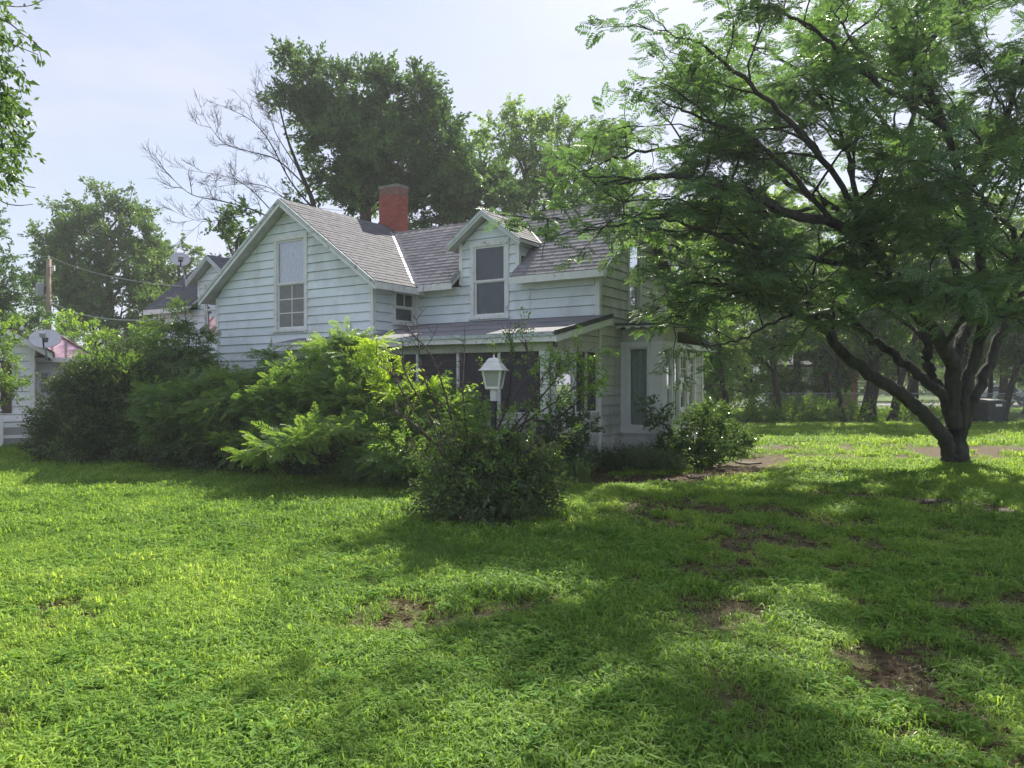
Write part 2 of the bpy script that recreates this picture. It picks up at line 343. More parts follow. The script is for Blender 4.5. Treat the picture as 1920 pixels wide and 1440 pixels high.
def grass_tuft(seed, n=16, h=0.10, rad=0.05, w=0.006, flat=0.5):
    r = np.random.default_rng(seed); out = []
    for k in range(n):
        a = r.uniform(0, 2 * math.pi); q = rad * math.sqrt(r.random()); p = np.array([q * math.cos(a), q * math.sin(a), -0.005])
        b = r.uniform(0, 2 * math.pi); d = np.array([math.cos(b), math.sin(b), 0]); s = np.array([-d[1], d[0], 0])
        H = h * r.uniform(0.45, 1.15); lean = r.uniform(0.25, 1.2) * flat * 2; ww = w * r.uniform(0.7, 1.3)
        m = p + d * H * lean * 0.45 + np.array([0, 0, H * 0.75]); t = p + d * H * (lean * 1.15 + 0.1) + np.array([0, 0, H * (1.05 - 0.55 * min(lean, 1.2))])
        lv = r.random()
        out.append(([p - s * ww * .6, p + s * ww * .6, m + s * ww, m - s * ww], lv)); out.append(([m - s * ww, m + s * ww, t], lv))
    return spray_mesh('tuft', out)

SPRAYS = {}
def spray_set(key, meshes, mat):
    obs = []
    for i, me in enumerate(meshes):
        me.materials.append(mat)
        obs.append(bpy.data.objects.new('spray_source', me))       # never linked to the scene: only its mesh is read
    SPRAYS[key] = (obs, mat)
def gn_tree(key):
    obs, _ = SPRAYS[key]
    ng = bpy.data.node_groups.new('scatter_' + key, 'GeometryNodeTree')
    ng.interface.new_socket('Geometry', in_out='INPUT', socket_type='NodeSocketGeometry')
    ng.interface.new_socket('Geometry', in_out='OUTPUT', socket_type='NodeSocketGeometry')
    N, L = ng.nodes, ng.links
    gi = N.new('NodeGroupInput'); go = N.new('NodeGroupOutput'); iop = N.new('GeometryNodeInstanceOnPoints'); jn = N.new('GeometryNodeJoinGeometry')
    for o in reversed(obs):
        oi = N.new('GeometryNodeObjectInfo'); oi.inputs['Object'].default_value = o; oi.inputs['As Instance'].default_value = False
        g2 = N.new('GeometryNodeGeometryToInstance'); L.new(oi.outputs['Geometry'], g2.inputs[0]); L.new(g2.outputs[0], jn.inputs[0])
    def attr(nm, dt):
        a = N.new('GeometryNodeInputNamedAttribute'); a.data_type = dt; a.inputs['Name'].default_value = nm; return a.outputs['Attribute']
    er = N.new('FunctionNodeEulerToRotation')
    L.new(gi.outputs[0], iop.inputs['Points']); L.new(jn.outputs[0], iop.inputs['Instance']); iop.inputs['Pick Instance'].default_value = True
    L.new(attr('idx', 'INT'), iop.inputs['Instance Index']); L.new(attr('rot', 'FLOAT_VECTOR'), er.inputs[0]); L.new(er.outputs[0], iop.inputs['Rotation'])
    L.new(attr('scl', 'FLOAT'), iop.inputs['Scale'])
    L.new(iop.outputs[0], go.inputs[0])
    return ng
GN = {}
def scatter(name, key, P, D, scl, parent=None, roll=0.5, tint=None, rot=None, origin=(0, 0, 0)):
    """P points (world), D directions; one object (kind stuff) that carries all the sprays"""
    if key not in GN: GN[key] = gn_tree(key)
    P = np.asarray(P, float) - np.asarray(origin, float); n = len(P)
    me = bpy.data.meshes.new(name); me.vertices.add(n); me.vertices.foreach_set('co', P.ravel())
    if rot is None:
        D = np.asarray(D, float); D = D / (np.linalg.norm(D, axis=1)[:, None] + 1e-9)
        rot = np.stack([rng.normal(0, roll, n), -np.arcsin(np.clip(D[:, 2], -1, 1)), np.arctan2(D[:, 1], D[:, 0])], 1)
    a = me.attributes.new('rot', 'FLOAT_VECTOR', 'POINT'); a.data.foreach_set('vector', np.asarray(rot, np.float32).ravel())
    a = me.attributes.new('scl', 'FLOAT', 'POINT'); a.data.foreach_set('value', np.broadcast_to(np.asarray(scl, np.float32), (n,)).copy())
    a = me.attributes.new('idx', 'INT', 'POINT'); a.data.foreach_set('value', rng.integers(0, len(SPRAYS[key][0]), n).astype(np.int32))
    if tint is None: tint = rng.random(n)
    a = me.attributes.new('tint', 'FLOAT', 'POINT'); a.data.foreach_set('value', np.clip(tint, 0, 1).astype(np.float32))
    me.update()
    o = link(name, me, SPRAYS[key][1], parent, 'stuff')
    md = o.modifiers.new('scatter', 'NODES'); md.node_group = GN[key]
    return o

spray_set('mimosa', [mimosa_spray(s) for s in range(5)], M['lf_mimosa'])
spray_set('sapling', [mimosa_spray(20 + s, 4, 0.30, 9, 0.095, 0.22, 0.012) for s in range(5)], M['lf_sapling'])
spray_set('oak', [broad_spray(40 + s, 24, 0.62, 0.17, 0.085) for s in range(5)], M['lf_oak'])
spray_set('mid', [broad_spray(60 + s, 24, 0.62, 0.16, 0.085) for s in range(5)], M['lf_mid'])
spray_set('light', [broad_spray(70 + s, 22, 0.55, 0.15, 0.08) for s in range(4)], M['lf_light'])
spray_set('dark', [broad_spray(80 + s, 26, 0.40, 0.075, 0.042) for s in range(5)], M['lf_dark'])
spray_set('bush', [broad_spray(90 + s, 20, 0.30, 0.060, 0.034) for s in range(5)], M['lf_bush'])
spray_set('bushlight', [broad_spray(95 + s, 18, 0.30, 0.060, 0.034) for s in range(4)], M['lf_light'])
spray_set('gloss', [broad_spray(100 + s, 18, 0.34, 0.095, 0.055) for s in range(4)], M['lf_gloss'])
spray_set('yellowgreen', [broad_spray(110 + s, 20, 0.42, 0.09, 0.05) for s in range(4)], M['lf_light'])
spray_set('hang', [broad_spray(150 + s, 9, 0.26, 0.066, 0.030, 0.6) for s in range(4)], M['lf_mid'])
spray_set('heaven', [pinnate_spray(120 + s) for s in range(4)], M['lf_yellow'])
spray_set('heavengreen', [pinnate_spray(130 + s, 4, 0.45) for s in range(4)], M['lf_mid'])
spray_set('tuft_near', [grass_tuft(200 + s, 26, 0.068, 0.075, 0.0034, 0.62) for s in range(7)], M['grass'])
spray_set('tuft_far', [grass_tuft(220 + s, 24, 0.075, 0.12, 0.0050, 0.5) for s in range(5)], M['grass'])
def clover(seed):
    r = np.random.default_rng(seed); out = []
    for k in range(9):
        a = r.uniform(0, 6.28); q = r.uniform(0, .07); p = np.array([q * math.cos(a), q * math.sin(a), r.uniform(.01, .045)])
        for j in range(r.integers(2, 4)): out += leaf_polys(p, rotm(r.uniform(0, 6.28), r.normal(-.15, .3), r.normal(0, .3)), r.uniform(.025, .05), r.uniform(.014, .022), r.random(), .1)
    return spray_mesh('weed', out)
def litter(seed):
    r = np.random.default_rng(seed); out = []
    for k in range(8):
        a = r.uniform(0, 6.28); q = r.uniform(0, .12); p = np.array([q * math.cos(a), q * math.sin(a), r.uniform(.002, .012)])
        if k % 3: out += leaf_polys(p, rotm(r.uniform(0, 6.28), r.normal(0, .25), r.normal(0, .4)), r.uniform(.02, .05), r.uniform(.008, .022), r.random(), .4)
        else:
            d = np.array([math.cos(a * 3), math.sin(a * 3), r.normal(0, .1)]) * r.uniform(.03, .09); e = np.array([-d[1], d[0], 0]); e = e / np.linalg.norm(e) * .0022
            out.append(([p - e, p + d - e, p + d + e, p + e], r.random()))
    return spray_mesh('litter', out)
M['litter'] = leaf_mat('leaf_litter', (0.035, 0.024, 0.017), (0.085, 0.058, 0.038), (0.17, 0.125, 0.08), 0.1, 0.9, 0.05)
M['clover'] = leaf_mat('clover_leaf', (0.075, 0.16, 0.035), (0.115, 0.23, 0.045), (0.16, 0.29, 0.06), 0.35, 0.75, 0.1)
spray_set('litter', [litter(300 + s) for s in range(5)], M['litter'])
spray_set('clover', [clover(310 + s) for s in range(4)], M['clover'])
spray_set('straw', [grass_tuft(240 + s, 10, 0.045, 0.07, 0.0018, 0.9) for s in range(3)], M['straw'])
spray_set('arching', [grass_tuft(250 + s, 34, 0.55, 0.10, 0.008, 0.5) for s in range(2)], M['lf_mid'])

# ------------------------------------------------------------------ ground, road, lawn
HV = np.array([895.0, 1400.0]); HV /= np.linalg.norm(HV); HU = np.array([-HV[1], HV[0]])
HC = np.array([(1122 - CX) / FPX * 15.04, 15.04])                  # the corner of the farmhouse on the ground
def sm(x, a, b):
    t = np.clip((np.asarray(x, float) - a) / (b - a), 0, 1); return t * t * (3 - 2 * t)
def seg_d(x, y, pts):
    d = np.full(np.shape(x), 1e9)
    for p, q in zip(pts[:-1], pts[1:]):
        vx, vy = q[0] - p[0], q[1] - p[1]; t = np.clip(((x - p[0]) * vx + (y - p[1]) * vy) / (vx * vx + vy * vy), 0, 1)
        d = np.minimum(d, np.hypot(x - p[0] - t * vx, y - p[1] - t * vy))
    return d
WALK = [G(1120, 905), G(1290, 897), G(1390, 876), G(1450, 858)]
EDGE = [G(1470, 925), G(1620, 932), G(1760, 944), G(1925, 962)]
def bare(x, y):
    x = np.asarray(x, float); y = np.asarray(y, float)
    n = fbm(x * 0.9, y * 0.9); n2 = fbm(x * 2.7 + 50, y * 2.7 + 50); n3 = fbm(x * 0.28 + 9, y * 0.28)
    b = np.zeros_like(x)
    b = np.maximum(b, 1 - sm(seg_d(x, y, WALK) + 0.6 * (n - .5), 0.35, 0.85))
    b = np.maximum(b, (1 - sm(seg_d(x, y, EDGE) + 0.9 * (n - .5), 0.12, 0.55)) * sm(n2, 0.30, 0.5))
    bx, by = G(905, 985); b = np.maximum(b, 1 - sm(np.hypot((x - bx) / 1.05, (y - by - .35) / 0.7) + 0.5 * (n2 - .5), 0.75, 1.15))
    tx, ty = G(1700, 846); b = np.maximum(b, (1 - sm(np.hypot((x - tx) / 6.0, (y - ty) / 2.6), 0.6, 1.1)) * sm(n + .7 * (n2 - .5), 0.30, 0.50))
    right = sm(x - 0.06 * y, -0.4, 1.6) * (1 - sm(y, 9, 13))
    b = np.maximum(b, right * sm(0.45 * n + 0.55 * n2, 0.40, 0.62) * 0.95)
    b = np.maximum(b, 0.85 * (1 - right) * sm(0.55 * n + 0.45 * n2, 0.52, 0.68) * (1 - sm(y, 5, 8)))
    b = np.maximum(b, 0.7 * (1 - sm(np.abs(y - 31.3), 0.2, 1.4)) * sm(n2, .3, .5))
    rel = np.stack([x - HC[0], y - HC[1]], -1); s = rel @ HU; t = rel @ HV
    hb = sm(s, -1.2, -0.7) * (1 - sm(s, 15.0, 15.6)) * sm(t, -2.7, -2.2)
    b = np.maximum(b, hb * (1 - sm(t, 6.4, 7.0)))
    return np.clip(b, 0, 1)

def ground_mesh():
    xs = np.concatenate([[-900, -300, -120, -60], np.arange(-32, 32.01, 0.22), [60, 120, 300, 900]])
    ys = np.concatenate([[-60, -20, -6], np.arange(0, 40.01, 0.22), [46, 56, 80, 120, 200, 400, 1500]])
    X, Y = np.meshgrid(xs, ys); Z = np.zeros_like(X)
    near = (np.abs(X) < 31) & (Y > 0) & (Y < 40)
    Z = np.where(near, 0.035 * (fbm(X * .5, Y * .5) - .5) - 0.02 * bare(X, Y), 0)
    V = np.stack([X, Y, Z], -1).reshape(-1, 3); nx, ny = len(xs), len(ys)
    i = (np.arange(ny - 1)[:, None] * nx + np.arange(nx - 1)[None, :]).ravel()
    F = np.stack([i, i + 1, i + nx + 1, i + nx], 1)
    me = bpy.data.meshes.new('ground'); me.from_pydata(V.tolist(), [], F.tolist()); me.update()
    at = me.attributes.new('bare', 'FLOAT', 'POINT'); at.data.foreach_set('value', np.where(near, bare(X, Y), 0.1).ravel().astype(np.float32))
    me.polygons.foreach_set('use_smooth', [True] * len(me.polygons))
    return me
m, N, L, B = new_mat('lawn_soil')
at = N.new('ShaderNodeAttribute'); at.attribute_name = 'bare'
f1 = noise_node(N, L, 9, 8, 0.7); f2 = noise_node(N, L, 0.7, 4)
soil = ramp(N, L, f1, [(0.30, (0.050, 0.036, 0.022)), (0.55, (0.105, 0.077, 0.048)), (0.75, (0.18, 0.145, 0.095))])
turf = ramp(N, L, f1, [(0.30, (0.045, 0.085, 0.022)), (0.70, (0.085, 0.15, 0.032))])
turf = mixc(N, L, ramp(N, L, f2, [(0.35, (0, 0, 0)), (0.7, (0.5, 0.5, 0.5))]), turf, (0.13, 0.18, 0.04))
L.new(mixc(N, L, at.outputs['Fac'], turf, soil), B.inputs['Base Color']); B.inputs['Roughness'].default_value = 0.95; B.inputs['Specular IOR Level'].default_value = 0.15
bump(N, L, f1, B, 0.8, 0.03)
ground = link('ground', ground_mesh(), m); tag(ground, 'green lawn with worn brown soil patches round the farmhouse', 'ground', kind='structure')

mb = MB(); mb.slab([(9, 56, 0.012), (90, 50, 0.012), (90, 57, 0.012), (9, 63, 0.012)], 0.01)
tag(mb.build('road', M['asphalt']), 'grey asphalt road beyond the trees and chain link fence', 'road', kind='structure')

# grass: density falls with distance, blades get broader in far tufts
def plant(y0, y1, dens, half=0.92):
    n = int(dens * half * (y1 * y1 - y0 * y0)); u = rng.random(n)
    Y = np.sqrt(y0 * y0 + u * (y1 * y1 - y0 * y0)); X = (rng.random(n) * 2 - 1) * half * Y
    return X, Y
def keep_grass(X, Y):
    b = bare(X, Y); k = rng.random(len(X)) > b * 0.985
    rel = np.stack([X - HC[0], Y - HC[1]], -1); s = rel @ HU; t = rel @ HV
    k &= ~((s > -0.9) & (s < 15) & (t > -2.05) & (t < 6.3))
    return X[k], Y[k], b[k]
def grass_field(name, key, bands, label):
    P = []; S = []; T = []; RZ = []
    for (y0, y1, dens, s0) in bands:
        X, Y, b = keep_grass(*plant(y0, y1, dens))
        lush = fbm(X * 0.55 + 3, Y * 0.55 + 8); n = len(X)
        P.append(np.stack([X, Y, np.zeros(n)], 1)); S.append(s0 * (0.50 + 0.55 * lush + 1.0 * np.clip(fbm(X * 2.6, Y * 2.6, 3) - .32, 0, 1)) * rng.uniform(0.7, 1.3, n) * (1 - 0.35 * b))
        T.append(0.30 + 1.0 * (fbm(X * 0.35 + 30, Y * 0.35) - 0.40) + 0.9 * (fbm(X * 1.9 + 70, Y * 1.9, 3) - .5) + rng.normal(0, 0.16, n))
    P = np.concatenate(P); S = np.concatenate(S); T = np.concatenate(T); n = len(P)
    rot = np.stack([rng.normal(0, .15, n), rng.normal(0, .15, n), rng.uniform(0, 6.28, n)], 1)
    o = scatter(name, key, P, None, S, rot=rot, tint=T)
    return tag(o, label, 'grass', kind='stuff')
grass_field('grass', 'tuft_near', [(2.6, 5.0, 620, 1.0), (5.0, 8.0, 330, 1.15), (8.0, 12.0, 150, 1.5)], 'lush broad-bladed grass covering the sunny lawn before the farmhouse')
grass_field('grass', 'tuft_far', [(12, 18, 75, 1.25), (18, 31, 24, 1.6), (32, 46, 7, 2.2)], 'short far grass beyond the shrubs and under the shade trees')
X, Y = plant(2.6, 14, 70); b = bare(X, Y); k = rng.random(len(X)) < np.clip(b * 1.3 - .12, 0.02, 1); X, Y = X[k], Y[k]; n = len(X)
tag(scatter('leaf_litter', 'litter', np.stack([X, Y, np.full(n, .004)], 1), None, rng.uniform(.7, 1.5, n), rot=np.stack([np.zeros(n), np.zeros(n), rng.uniform(0, 6.28, n)], 1)), 'brown leaf litter and twig bits on the bare soil', 'leaf litter', kind='stuff')
X, Y = plant(2.6, 11, 60); b = bare(X, Y); k = (rng.random(len(X)) < .9 * sm(fbm(X * .8 + 5, Y * .8 + 60), .46, .62)) & (b < .6); X, Y = X[k], Y[k]; n = len(X)
tag(scatter('weeds', 'clover', np.stack([X, Y, np.full(n, .01)], 1), None, rng.uniform(.8, 1.5, n), rot=np.stack([np.zeros(n), np.zeros(n), rng.uniform(0, 6.28, n)], 1)), 'low clover and broad-leaved weeds growing through the lawn', 'weeds', kind='stuff')
X, Y = plant(2.6, 9, 60); b = bare(X, Y); k = rng.random(len(X)) < b * 0.8 + .06; X, Y = X[k], Y[k]
o = scatter('grass', 'straw', np.stack([X, Y, np.zeros(len(X))], 1), None, rng.uniform(.6, 1.2, len(X)), rot=np.stack([np.zeros(len(X)), np.zeros(len(X)), rng.uniform(0, 6.28, len(X))], 1))
tag(o, 'dry straw-coloured grass wisps on the bare soil patches', 'grass', kind='stuff')

# taller ragged grass round the foot of the shade tree and the lamp bush
ring = []
for (px, py, r0, r1, n_) in ((1790, 872, .22, .75, 150), (905, 985, .55, 1.1, 120)):
    g = G(px, py)
    for k in range(n_):
        a = rng.uniform(0, 6.28); q = rng.uniform(r0, r1); ring.append((g[0] + q * math.cos(a), g[1] + (.3 if px < 1000 else 0) + q * math.sin(a), 0))
ring = np.array(ring); n = len(ring)
tag(scatter('grass', 'tuft_near', ring, None, rng.uniform(1.0, 2.3, n), rot=np.stack([np.zeros(n), np.zeros(n), rng.uniform(0, 6.28, n)], 1), tint=rng.random(n) * .6), 'taller ragged grass at the foot of the shade tree and lamp bush', 'grass', kind='stuff')

# worn paving stones showing through the soil
for i, (px, py, sx, sy, rz) in enumerate([(1730, 938, .34, .15, .1), (1805, 945, .38, .16, -.1), (1590, 930, .26, .11, .3), (1880, 957, .3, .14, .2), (1310, 893, .32, .12, .4), (1250, 899, .28, .1, .1), (1405, 868, .34, .13, -.5)]):
    g = G(px, py); mb = MB(); k = 9; an = np.sort(rng.uniform(0, 6.28, k)); rr = rng.uniform(.75, 1.1, k)
    mb.slab([(sx * a * math.cos(q), sy * 1.6 * a * math.sin(q), 0.010) for a, q in zip(rr, an)], 0.07)
    o = mb.build('paving_stone', M['paving']); o.location = (g[0], g[1], 0); o.rotation_euler = (0, 0, rz)
    tag(o, ['flat sunken paving stone in the dirt strip nearest the shade tree trunk', 'largest sunken paving stone in the dirt strip across the shady lawn', 'small sunken paving stone at the lawn end of the dirt strip', 'sunken paving stone past the largest one in the dirt strip',
        'pale flat paving stone in the bare walk before the glossy shrub', 'narrow paving stone in the bare walk below the low weeds', 'tilted paving stone at the far end of the bare walk'][i], 'stone', ['stones of the dirt strip', 'stones of the bare walk'][i >= 4])

# ------------------------------------------------------------------ the farmhouse (local x to the right along the front, y to the rear)
house = empty('farmhouse', (HC[0], HC[1], 0), math.atan2(-HU[1], -HU[0]))
tag(house, 'weathered white clapboard farmhouse with red brick chimney and grey shingle roof', 'house')
def FR(p, d, n): return (p, d, n)
COURSE = 0.203
def clad(parent, Fr, z0, z1, xr, openings, mat, course=COURSE, sheath=None):
    (p, d, n) = Fr
    def m(a, o, z): return (p[0] + a * d[0] + o * n[0], p[1] + a * d[1] + o * n[1], z)
    k = 0
    while z0 + k * course < z1 - 0.03:
        zb = z0 + k * course; zt = min(zb + course, z1); k += 1
        (l0, r0), (l1, r1) = xr(zb), xr(zt)
        if r0 - l0 < 0.06: continue
        if r1 < l1: l1 = r1 = (l1 + r1) / 2
        cuts = [o for o in openings if o[2] < zt - 0.015 and o[3] > zb + 0.015]
        pieces = []
        segs = [(l0, r0, l1, r1)]
        for (a0, a1, lo, hi) in cuts:
            ns = []
            for (sl0, sr0, sl1, sr1) in segs:
                if a1 <= sl0 or a0 >= sr0: ns.append((sl0, sr0, sl1, sr1)); continue
                if a0 - sl0 > 0.02: ns.append((sl0, a0, min(sl1, a0), a0))
                if sr0 - a1 > 0.02: ns.append((a1, sr0, a1, max(sr1, a1)))
            segs = ns
            if lo > zb + 0.02: pieces.append((a0, a1, a0, a1, zb, lo))
            if hi < zt - 0.02: pieces.append((max(a0, l1), min(a1, r1), max(a0, l1), min(a1, r1), hi, zt))
        for (a, b, c, e) in segs:
            if b - a > (.75 if mat is M['siding_old'] else 2.4) and random.random() < .5:      # butt joint
                x = random.uniform(max(a, c) + .25, min(b, e) - .25) if min(b, e) - max(a, c) > .6 else None
                if x: pieces += [(a, x - .002, c, x - .002, zb, zt), (x + .002, b, x + .002, e, zb, zt)]; continue
            pieces.append((a, b, c, e, zb, zt))
        for (a, b, c, e, q0, q1) in pieces:
            if b - a < 0.02: continue
            j = random.uniform(-.003, .003); f0 = (q0 - zb) / course; f1 = (q1 - zb) / course
            ob, ot = 0.044 - 0.030 * f0, 0.044 - 0.030 * f1
            mb = MB(); zz = q0 + j + (.011 if q0 == zb else 0)
            mb.hexa([m(a, 0, zz), m(b, 0, zz), m(b, ob, zz + random.uniform(-.002, .002)), m(a, ob, zz), m(c, 0, q1 + .002), m(e, 0, q1 + .002), m(e, ot, q1 + .002), m(c, ot, q1 + .002)])
            mb.build('siding_board', mat, parent)
            if sheath is not None:
                sheath.hexa([m(a, -.03, q0 - .001), m(b, -.03, q0 - .001), m(b, -.004, q0 - .001), m(a, -.004, q0 - .001), m(c, -.03, q1), m(e, -.03, q1), m(e, -.004, q1), m(c, -.004, q1)])
def wall(Fr, z0, z1, xr, openings, mat, z_face=None):
    sh = MB(); w = bpy.data.objects.new('wall', bpy.data.meshes.new('wall')); COL.objects.link(w); w.parent = house
    clad(w, Fr, z0, z1, xr, openings, mat, sheath=sh)
    me = sh.mesh('wall'); me.materials.append(M['sheath']); w.data = me
    return w

def window(Fr, a0, a1, z0, z1, parent=None, kind='double', glass='glass', back='dark_room', cw=0.085, lower='glass', muntins=(0, 0), lm=(0, 0), trim='trim', split=0.5, name='window', sill=True):
    """casing > sashes, panes, muntins, curtain or dark-room sheet behind"""
    parent = parent or house
    mb = MB()
    mb.fbox(Fr, a0, a0 + cw, -.05, .055, z0, z1); mb.fbox(Fr, a1 - cw, a1, -.05, .055, z0, z1)
    mb.fbox(Fr, a0 - .01, a1 + .01, -.05, .065, z1 - cw, z1 + .012); mb.fbox(Fr, a0 + cw, a1 - cw, -.05, .050, z0, z0 + .05)
    w = mb.build(name, M[trim], parent)
    if sill: mb = MB(); mb.fbox(Fr, a0 - .03, a1 + .03, -.05, .095, z0 - .035, z0 + .012); mb.build('sill', M[trim], w)
    A0, A1, Z0, Z1 = a0 + cw, a1 - cw, z0 + .05, z1 - cw; zm = Z0 + (Z1 - Z0) * split
    parts = [(Z0, zm, -.012, lower, lm), (zm - .02, Z1, .014, glass, muntins)] if kind == 'double' else [(Z0, Z1, 0.0, glass, muntins)]
    for (q0, q1, o, g, mu) in parts:
        mb = MB(); t = .042
        mb.fbox(Fr, A0, A0 + t, o - .018, o + .018, q0, q1); mb.fbox(Fr, A1 - t, A1, o - .018, o + .018, q0, q1)
        mb.fbox(Fr, A0 + t, A1 - t, o - .018, o + .018, q0, q0 + t); mb.fbox(Fr, A0 + t, A1 - t, o - .018, o + .018, q1 - t, q1)
        mb.build('sash', M['trim_clean'], w)
        mb = MB(); mb.fbox(Fr, A0 + t, A1 - t, o - .004, o, q0 + t, q1 - t); mb.build('pane', M[g], w)
        for i in range(mu[0]):
            x = A0 + t + (A1 - A0 - 2 * t) * (i + 1) / (mu[0] + 1); mb = MB(); mb.fbox(Fr, x - .012, x + .012, o - .014, o + .006, q0 + t, q1 - t); mb.build('muntin', M['trim_clean'], w)
        for i in range(mu[1]):
            z = q0 + t + (q1 - q0 - 2 * t) * (i + 1) / (mu[1] + 1); mb = MB(); mb.fbox(Fr, A0 + t, A1 - t, o - .012, o + .004, z - .012, z + .012); mb.build('muntin', M['trim_clean'], w)
    # pleated curtain, or a flat dark sheet in place of the unlit room
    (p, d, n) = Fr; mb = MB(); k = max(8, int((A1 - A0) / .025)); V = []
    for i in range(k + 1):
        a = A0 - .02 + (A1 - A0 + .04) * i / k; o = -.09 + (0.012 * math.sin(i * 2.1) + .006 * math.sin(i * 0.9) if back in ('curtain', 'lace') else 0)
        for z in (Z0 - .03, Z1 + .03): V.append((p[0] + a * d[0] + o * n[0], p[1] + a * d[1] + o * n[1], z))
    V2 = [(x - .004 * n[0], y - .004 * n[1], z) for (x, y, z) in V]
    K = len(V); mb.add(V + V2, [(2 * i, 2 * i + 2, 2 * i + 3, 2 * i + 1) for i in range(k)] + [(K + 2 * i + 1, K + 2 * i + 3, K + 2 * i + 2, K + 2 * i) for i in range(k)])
    mb.build('curtain' if back in ('curtain', 'lace') else 'dark_room_sheet', M[back], w)
    return w

# --- key dimensions
XL, XI, XW, XWC = -14.97, -4.75, -10.15, -7.42          # left end, inner corner, wing left corner, wing ridge
YW, YB = -1.44, 3.60                                    # wing front, main rear
ZS, ZE = 0.17, 3.80                                     # skirt, eave underside
RM, SMN = 5.72, 0.85; YR = 1.80                         # main ridge top, slope, ridge line
RW, SW = 5.97, 0.71                                     # wing ridge top, slope
DT = 0.10                                               # roof thickness
zm = lambda y: RM - SMN * abs(y - YR)
zw = lambda x: RW - SW * abs(x - XWC)
F_main = FR((XI, 0), (1, 0), (0, -1)); F_right = FR((0, 0), (0, 1), (1, 0)); F_wing = FR((XW, YW), (1, 0), (0, -1))
F_wside = FR((XI, YW), (0, 1), (1, 0)); F_left = FR((XL, 0), (1, 0), (0, -1)); F_wl = FR((XW, 0), (0, -1), (-1, 0))

# dormers: centre x, half width, ridge z
DORM = [(-2.66, 0.76, 5.40), (-12.25, 0.76, 5.30)]
def dorm_top(x, dc, dh, dz): return dz - 0.72 * abs(x - dc) - 0.12

# --- walls
# main front, right bay of the house; the dormer face rises from the same wall
W_main = (4.75 - 3.144, 4.75 - 2.12, 3.09, 4.77)
wall(F_main, ZS, ZE + .02, lambda z: (0.03, 4.75 - .06), [W_main], M['siding'])
def dormer_wall(Fr, dc, dh, dz, win):
    c = dc - Fr[0][0]
    def xr(z):
        h = dh if z < dz - 0.12 - 0.72 * dh else max(0, (dz - 0.12 - z) / 0.72)
        return (c - h, c + h)
    wall(Fr, ZE + .02, dz - 0.14, xr, [win], M['siding'])
dormer_wall(F_main, *DORM[0], W_main)
window(F_main, *W_main, glass='glass', lower='glass', back='dark_room', cw=0.10)
W_ld = (XL * -1 - 12.75, XL * -1 - 11.75, 3.0, 4.60)
wall(F_left, ZS, ZE + .02, lambda z: (0.03, XW - XL - .03), [W_ld], M['siding'])
dormer_wall(F_left, *DORM[1], W_ld); window(F_left, *W_ld, back='dark_room')
# wing front gable
def xr_wing(z):
    h = min(2.70, max(0.0, (RW - DT - .03 - z) / SW)); c = XWC - XW
    return (max(0.03, c - h), min(5.40 - .06, c + h))
W_wing = (10.15 - 7.95, 10.15 - 6.80, 2.90, 5.16)
wall(F_wing, ZS, RW - DT - .06, xr_wing, [W_wing], M['siding'])
window(F_wing, *W_wing, glass='glass_sky', lower='greyscreen', back='lace', lm=(1, 2), muntins=(0, 0), cw=0.10, split=0.51)
W_ws = (0.60, 1.40, 3.0, 3.80)
wall(F_wside, ZS, ZE + .05, lambda z: (0.06, 1.41), [W_ws], M['siding'])
window(F_wside, *W_ws, muntins=(1, 0), back='dark_room', cw=0.07)
wall(F_wl, ZS, ZE + .05, lambda z: (0.03, 1.38), [], M['siding'])
# right gable end
def xr_right(z):
    h = min(1.80, max(0.0, (RM - DT - .03 - z) / SMN)); return (max(0.06, YR - h), min(3.54, YR + h))
W_rt = (1.37, 2.10, 3.19, 4.79)
BAY = (1.03, 1.98, 0.956)
wall(F_right, ZS, RM - DT - .06, xr_right, [W_rt, (BAY[0], BAY[1], 0.0, 2.80)], M['siding_old'])
window(F_right, *W_rt, back='dark_room', glass='glass', cw=0.075)
# rear and far walls: plain sheathed boxes that close the building
mb = MB(); mb.box(XL, 0, YB - .05, YB, ZS, ZE); mb.box(XL, XL + .05, 0.05, YB - .05, ZS, ZE)
mb.slab([(XL + .05, 0.05, 0.34), (-.05, 0.05, 0.34), (-.05, YB - .05, 0.34), (XL + .05, YB - .05, 0.34)], 0.1)
mb.build('wall', M['sheath'], house)
mb = MB(); mb.slab([(XL + .02, YB - .1, ZE), (XL + .02, .1, ZE), (XL + .02, YR, RM - .2)], .01)
mb.add([(XL, .1, ZE), (XL, YB - .1, ZE), (XL, YR, RM - .15), (XL + .04, .1, ZE), (XL + .04, YB - .1, ZE), (XL + .04, YR, RM - .15)], [(0, 2, 1), (3, 4, 5), (0, 1, 4, 3), (1, 2, 5, 4), (2, 0, 3, 5)])
mb.build('wall', M['siding'], house)
# foundation in shade under the skirt
mb = MB(); mb.box(XL + .1, -.1, .1, YB - .1, -.05, ZS - .004); mb.box(XW + .1, XI - .1, YW + .1, .096, -.05, ZS - .004)
mb.build('foundation', M['concrete'], house)
# corner boards
for (x, y, z1) in ((-.055, -.045, ZE), (XI - .075, YW - .045, ZE + .03), (XW - .045, YW - .045, ZE + .03), (XI - 0.02, -.050, ZE), (XL - .045, -.045, ZE)):
    mb = MB(); mb.box(x, x + .10, y, y + .10, ZS - .01, z1); mb.build('corner_board', M['trim_clean'], house)
mb = MB(); mb.box(-.045, .047, YB - .055, YB + .045, ZS - .01, ZE + .05); mb.build('corner_board', M['trim'], house)

